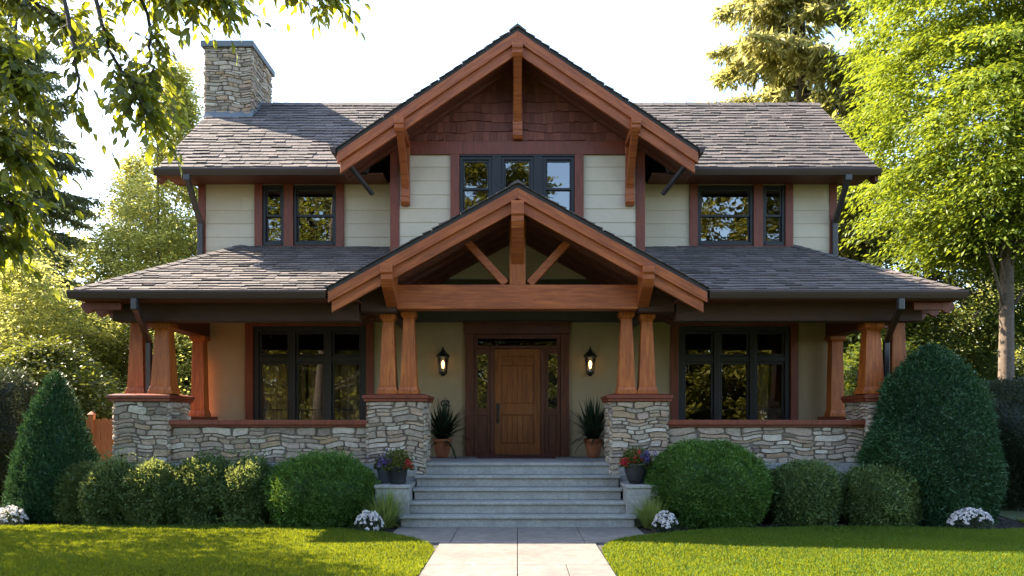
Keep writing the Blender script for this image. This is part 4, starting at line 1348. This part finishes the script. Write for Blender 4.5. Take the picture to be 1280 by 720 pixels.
flower_pot(1.92,13.42,0.655,roundp,M['pot_black'],'round black pot with red and violet flowers on the right step block',62,0.27,0.32,
           [(M['petal_red'],22,(-0.20,-0.12,0.06),0.04),(M['petal_violet'],34,(0.14,-0.14,0.13),0.06),(M['petal_red'],9,(-0.04,-0.18,0.16),0.05)])
flower_pot(-2.16,13.62,0.655,tall,M['pot_blue'],'blue grey pot of dark violet flowers tucked behind the black pot',63,0.18,0.20,[(M['petal_violet'],40,(0.0,-0.06,0.12),0.07)])

# ------------------------------------------------------------------ wooden fence, each panel a thing
def fence(x0, x1, y, label):
    root = empty('wooden_fence', ((x0+x1)/2,y,0), label, 'fence', 'orange board fence panels beside the house')
    mb = MB(); x = x0+0.10
    rr = random.Random(int(x0*10))
    while x < x1-0.12:
        w = 0.135; top = 1.72+rr.uniform(-0.012,0.012)
        mb.prism([(x,y,0.05),(x+w,y,0.05),(x+w,y,top-0.03),(x+w-0.03,y,top),(x+0.03,y,top),(x,y,top-0.03)], (0,0.022,0), rr.random())
        x += w+0.008
    mb.box(x0+0.1,x1-0.1,y+0.023,y+0.06,0.35,0.44); mb.box(x0+0.1,x1-0.1,y+0.023,y+0.06,1.35,1.44)
    mb.build('fence_boards', M['fence'], root)
    for px in (x0,):
        mb = MB(); mb.box(px,px+0.10,y-0.03,y+0.07,0,1.80); mb.frustum(px+0.05,y+0.02,1.80,1.87,0.14,0.14,0.02,0.02)
        mb.build('post', M['fence'], root, bevel=0.006)
fence(-8.75,-6.95,16.9,'orange cedar fence panel between the conical evergreen and the left pier')
fence(-10.6,-8.75,16.9,'orange cedar fence panel hidden partly by the conical evergreen')
fence(-12.5,-10.6,18.9,'orange cedar fence panel behind the dark bush at the left edge')

# ------------------------------------------------------------------ trees
tree('deciduous_tree', 'tall bright yellow green leafy tree at the right edge', 'tree', (12.7,21.6,0), 15.5, (5.9,3.7,3.7,17.0), 620, 250, 0.88, 0.165, 0.065, M['lf_bright'], 0.25, 101, flat=0.15, droop=0.45, bark=M['bark'], lean=(0.7,0), tilt=0.55)
conifer('tall_conifer', 'tall golden green conifer with drooping boughs behind the right roof', (10.3,30,0), 23, 3.5, 5.0, M['lf_conifer'], 0.36, 102, droop=0.32, per_m=4.0, needle=0.34, nw=0.09, hang=0.8, prof=lambda t: (1-t)**0.45*0.95, spray=26)
conifer('tall_conifer', 'dark conifer with drooping boughs behind the overhanging leaves at left', (-20.6,34,0), 19.5, 3.0, 4.6, M['lf_dark_conifer'], 0.34, 103, droop=0.30, per_m=3.4, needle=0.34, nw=0.08, hang=0.7, prof=lambda t: (1-t)**0.6, spray=20)
pg = 'slender light green trees behind the left roof'
tree('slender_tree', 'slender light green tree nearest the left end of the roof', 'tree', (-13.6,33,0), 16, (2.0,2.9,2.5,16.0), 700, 75, 0.5, 0.16, 0.085, M['lf_yellow'], 0.12, 104, group=pg, taper=0.75, droop=0.1, flat=0.6, stems=2)
tree('slender_tree', 'slender light green tree, shorter and further left behind the first', 'tree', (-16.2,35,0), 12, (2.0,3.0,2.6,12.8), 560, 75, 0.55, 0.16, 0.085, M['lf_yellow'], 0.11, 105, group=pg, taper=0.7, droop=0.1, flat=0.6, stems=2)
tree('slender_tree', 'slender light green tree rising behind the chimney', 'tree', (-11.9,36,0), 13, (2.0,2.6,2.3,14.6), 520, 75, 0.55, 0.16, 0.085, M['lf_yellow'], 0.10, 106, group=pg, taper=0.7, droop=0.1, flat=0.6, stems=2)
# bushy yellow trees of the left middle distance
for i, (x, y, h, rx, ml_, lab) in enumerate([
        (-15.2,25.5,6.4,2.7,'lf_yellow','bushy yellow green tree above the conical evergreen'),
        (-12.2,27.5,5.6,2.4,'lf_mid','bushy green tree seen between the left porch columns'),
        (-18.4,28.5,8.6,3.2,'lf_yellow','tall bushy yellow green tree at the left edge'),
        (-12.8,22.5,3.6,1.9,'lf_mid','small rounded green tree behind the left fence'),
        (-9.6,27.0,5.2,2.2,'lf_yellow','yellow green tree close behind the left porch')]):
    tree('bushy_tree', lab, 'tree', (x,y,0), h, (0.3,rx,rx*0.9,h), 260, 140, 0.7, 0.14, 0.075, M[ml_], 0.14, 110+i, group='bushy trees left of the house', droop=0.15, flat=0.32, tilt=0.4)
for i, (x, y, h, rx, ml_, lab) in enumerate([
        (10.0,25.0,6.2,2.6,'lf_forest','bushy green tree seen between the right porch columns'),
        (13.4,26.5,8.4,3.2,'lf_forest','bushy green tree left of the pale trunk'),
        (17.4,25.5,8.0,3.2,'lf_forest','bushy green tree right of the pale trunk'),
        (9.6,21.5,3.4,1.7,'lf_forest','low bushy tree behind the tall right evergreen'),
        (15.6,31.5,11.5,3.8,'lf_yellow','taller yellow green tree behind the bright right tree')]):
    tree('bushy_tree', lab, 'tree', (x,y,0), h, (0.3,rx,rx*0.9,h), 260, 140, 0.75, 0.15, 0.075, M[ml_], 0.15, 120+i, group='bushy trees right of the house', droop=0.25, flat=0.28, tilt=0.45)

# tree standing just outside the left edge; its crown dapples the left lawn
tree('shade_tree', 'leafy tree past the left edge that dapples the left lawn', 'tree', (-12.5,12.1,0), 8.4, (1.4,3.0,2.6,8.4), 520, 70, 0.46, 0.15, 0.085, M['lf_mid'], 0.16, 130, droop=0.3)

# far woods behind the house and the woods across the street that the windows mirror
def woods(name, label, spots, mat, seed, per=24, L=0.40, W=0.24):
    rng = np.random.default_rng(seed)
    Cs, Rs = [], []
    for x, y, h, r in spots:
        k = 170
        t = rng.random(k); a = rng.uniform(0,6.28,k); q = rng.random(k)**0.45
        env = np.sqrt(np.maximum(0.05, 1-(np.maximum(t-0.25,0)/0.78)**2))
        Cs.append(np.stack([x+r*env*q*np.cos(a), y+r*env*q*np.sin(a), h*t], axis=1)); Rs.append(r*0.17*rng.uniform(0.6,1.3,k))
    C = np.concatenate(Cs); rad = np.concatenate(Rs)
    P, D, Nn, l, w, rnd = clump_leaves(rng, C, rad, per, L, W, 0.6, 0.15)
    V, F = leaf_arrays(P, D, Nn, l, w)
    o = link_mesh(name, np_mesh(name, V, F, rnd), mat)
    return tag(o, label, 'woodland', None, 'stuff')
rw = random.Random(5)
woods('woodland', 'far yellow green woods behind the house', [(x*1.0+rw.uniform(-1,1), 46+rw.uniform(-4,6), rw.uniform(8.5,12.0) if x < 0 else rw.uniform(9,13), rw.uniform(2.6,3.8)) for x in np.arange(-40,41,3.2)], M['lf_yellow'], 201)
street = [(13.5,-21,20),(10.5,-23,17),(16.8,-22,19),(-13.2,-21,16.5),(-10.2,-22,15),(-16.5,-22,18),(-2.8,-21,19.5),(-5.6,-23,17.5),(0.2,-22,18),(3.4,-21,11),(6.6,-22,12.5)]
woods('woodland', 'woods across the street mirrored in the window panes', [(x,y,h,3.6) for x,y,h in street for _ in (0,1)] + [(x, -26+rw.uniform(-2,2), rw.uniform(7,12), 3.0) for x in np.arange(-22,23,2.6)], M['lf_window'], 202, per=44, L=0.34, W=0.20)

# ------------------------------------------------------------------ near tree overhanging the top left corner
def near_tree():
    root = empty('overhanging_tree', (-6.6,6.4,0), 'large leaved tree overhanging the top left corner of the view', 'tree')
    rng = np.random.default_rng(77); rr = random.Random(77)
    mb = MB()
    mb.tube([(-6.6,6.4,-0.1),(-6.55,6.4,1.5),(-6.4,6.45,3.2),(-6.3,6.4,5.0),(-6.1,6.5,7.0),(-6.0,6.4,9.0)], 0.24, 0.05, n=12)
    def at(px, py, D): return Vector(((px-647)*D/1035, D, 1.66+(527-py)*D/1035))
    limbs = []
    def limb(pts, r0, r1=0.008):
        P = [Vector(p) for p in pts]
        out = []
        for i in range(len(P)-1):
            for q in range(5): out.append(P[i].lerp(P[i+1], q/5) + Vector((rr.uniform(-.015,.015), rr.uniform(-.015,.015), rr.uniform(-.015,.015))))
        out.append(P[-1])
        mb.tube(out, r0, r1, n=6); limbs.append(out)
    H1, H2, H3 = (-6.35,6.42,4.0), (-6.2,6.45,5.4), (-6.45,6.4,2.6)
    limb([H2, (-4.8,6.3,5.7), at(60,-90,6.3), at(170,-30,6.3), at(280,-5,6.3)], 0.07)
    limb([H2, (-4.4,6.6,6.0), at(160,-120,6.6), at(300,-60,6.6), at(420,-12,6.7)], 0.07)
    limb([at(60,-90,6.3), at(75,-10,6.1), at(92,60,6.0), at(100,105,6.0), at(76,134,6.0)], 0.022, 0.006)
    limb([at(110,-60,6.3), at(120,10,6.2), at(140,70,6.1), at(165,105,6.1), at(183,138,6.1)], 0.02)
    limb([at(170,-30,6.3), at(185,30,6.3), at(190,80,6.3), at(190,95,6.3)], 0.016)
    limb([H1, (-5.0,6.2,4.5), at(-40,40,6.0), at(10,60,5.9), at(32,105,5.9)], 0.06)
    limb([H1, (-5.1,6.5,4.0), at(-80,130,6.2), at(-20,150,6.1), at(22,190,6.1)], 0.05)
    limb([H3, (-5.2,6.3,3.2), at(-90,230,6.1), at(-30,230,6.0), at(18,255,6.0)], 0.05)
    limb([H3, (-5.2,6.5,2.9), at(-90,280,6.2), at(-35,275,6.1), at(0,300,6.1)], 0.04)
    limb([H1, (-4.9,6.8,5.0), at(-20,-20,6.6), at(40,0,6.6), at(85,30,6.6)], 0.05)
    P, D, L = [], [], []
    def twig(p, d, l):
        d = d.normalized(); n = rr.randint(5, 9)
        tip = p + d*l + Vector((0,0,-0.18*l))
        mb.tube([p, p.lerp(tip,0.5)+Vector((0,0,0.05*l)), tip], 0.004, 0.0015, n=4)
        s = d.cross(Vector((0,0,1))); s = s.normalized() if s.length > 0.01 else Vector((1,0,0))
        for i in range(n):
            q = 0.15+0.85*i/(n-1)
            b = p.lerp(tip, q)
            sg = 1 if i % 2 else -1
            dd = d*0.7 + s*sg*(0.9 if i < n-1 else 0) + Vector((rr.uniform(-.25,.25), rr.uniform(-.25,.25), rr.uniform(-0.75,-0.1)))
            P.append(b); D.append(dd); L.append(rr.uniform(0.07,0.125))
    dens = [150, 120, 18, 48, 30, 125, 130, 110, 100, 90]
    for li, (lb, m) in enumerate(zip(limbs, dens)):
        k0 = {0:0.38, 1:0.45, 2:0.15}.get(li, 0.3)
        for _ in range(m):
            f = (k0 + (1-k0)*rr.random()**0.9)*(len(lb)-1.001); i = int(f)
            b = lb[i].lerp(lb[i+1], f-i)
            dirb = (lb[i+1]-lb[i]).normalized()
            d = dirb*0.5 + Vector((rr.gauss(0,0.6), rr.gauss(0,0.7), rr.gauss(-0.25,0.45)))
            if li == 2 and rr.random() < 0.5: continue
            twig(b, d, rr.uniform(0.15,0.42))
    # crown above and left of the frame
    for _ in range(700):
        a = rr.uniform(0,6.28); q = rr.random()**0.5
        b = Vector((-6.4+2.6*q*math.cos(a), 6.4+2.2*q*math.sin(a), rr.uniform(4.6,9.0)))
        if b.x > -4.2 and b.z < 5.6: continue
        twig(b, Vector((rr.gauss(0,1), rr.gauss(0,1), rr.gauss(0,0.5))), rr.uniform(0.2,0.45))
    P = np.array([tuple(p) for p in P]); D = np.array([tuple(d) for d in D]); L = np.array(L); n = len(P)
    P -= np.array([[-6.6,6.4,0]])
    V, F = big_leaf_arrays(P, D, rand_dir(rng,n)*0.7+np.array([0,0,1.0]), L, L*rng.uniform(0.38,0.52,n))
    link_mesh('crown', np_mesh('crown', V, F, np.repeat(rng.random(n), 8)), M['lf_near'], root)
    mb.build('trunk', M['bark_dark'], root, smooth=True)
near_tree()

# ------------------------------------------------------------------ lawn grass
def inside(poly, X, Y):
    c = np.zeros(len(X), dtype=bool); n = len(poly)
    for i in range(n):
        x0, y0 = poly[i]; x1, y1 = poly[(i+1) % n]
        if y0 == y1: continue
        m = ((y0 > Y) != (y1 > Y)) & (X < (x1-x0)*(Y-y0)/(y1-y0)+x0)
        c ^= m
    return c
def lawn_blades(poly, xr, yr, n, seed, label):
    rng = np.random.default_rng(seed)
    X = rng.uniform(*xr, n); Y = yr[0] + (yr[1]-yr[0])*rng.random(n)
    m = inside(poly, X, Y); X, Y = X[m], Y[m]; n = len(X)
    h = rng.uniform(0.028,0.055,n)*(1+0.25*np.sin(X*2.1+1)*np.sin(Y*2.7)); w = rng.uniform(0.004,0.007,n)*(1+0.03*(Y-8))
    a = rng.uniform(0,6.28,n); b = rng.uniform(0,6.28,n); ln = np.abs(rng.normal(size=n))*0.45*h
    s = np.stack([np.cos(a)*w, np.sin(a)*w, 0*w], axis=1); base = np.stack([X,Y,0*X], axis=1)
    mid = base + np.stack([np.cos(b)*ln*0.35, np.sin(b)*ln*0.35, h*0.6], axis=1)
    tip = base + np.stack([np.cos(b)*ln, np.sin(b)*ln, h], axis=1)
    V = np.stack([base-s, base+s, mid+s*0.75, tip, mid-s*0.75], axis=1).reshape(-1,3)
    F = np.arange(n*5).reshape(-1,5)
    patch = 0.5+0.25*np.sin(X*1.3+0.7)*np.sin(Y*1.9+0.3)+0.15*np.sin(X*4.1)*np.sin(Y*5.3+1)
    rnd = np.clip(0.5*patch + 0.5*rng.random(n), 0, 1)
    o = link_mesh('grass', np_mesh('grass', V, F, rnd), M['grass'])
    tag(o, label, 'grass', None, 'stuff')
lawn_blades(LEFT_LAWN, (-9.6,-1.0), (7.6,13.6), 230000, 301, 'short lawn grass left of the walkway')
lawn_blades(RIGHT_LAWN, (1.0,9.6), (7.6,13.8), 230000, 302, 'short lawn grass right of the walkway')
# bark chips in the beds
rc = np.random.default_rng(9)
n = 16000
X = rc.uniform(-9.2,9.0,n); Y = rc.uniform(11.9,14.0,n)
k = (np.abs(X) > 1.95) & ~inside(LEFT_LAWN, X, Y) & ~inside(RIGHT_LAWN, X, Y)
P = np.stack([X[k],Y[k],rc.uniform(-0.01,0.02,k.sum())], axis=1); n = len(P)
V, F = leaf_arrays(P, rand_dir(rc,n)*np.array([1,1,0.4]), rand_dir(rc,n)*0.5+np.array([0,0,1]), rc.uniform(0.03,0.08,n), rc.uniform(0.012,0.03,n))
tag(link_mesh('bark_chips', np_mesh('bark_chips', V, F, rc.random(n)), by_face('bark_chip', [(0,(0.014,0.010,0.009)),(1,(0.06,0.042,0.032))], 0.95)), 'dark bark chips covering the planting beds', 'mulch', None, 'stuff')
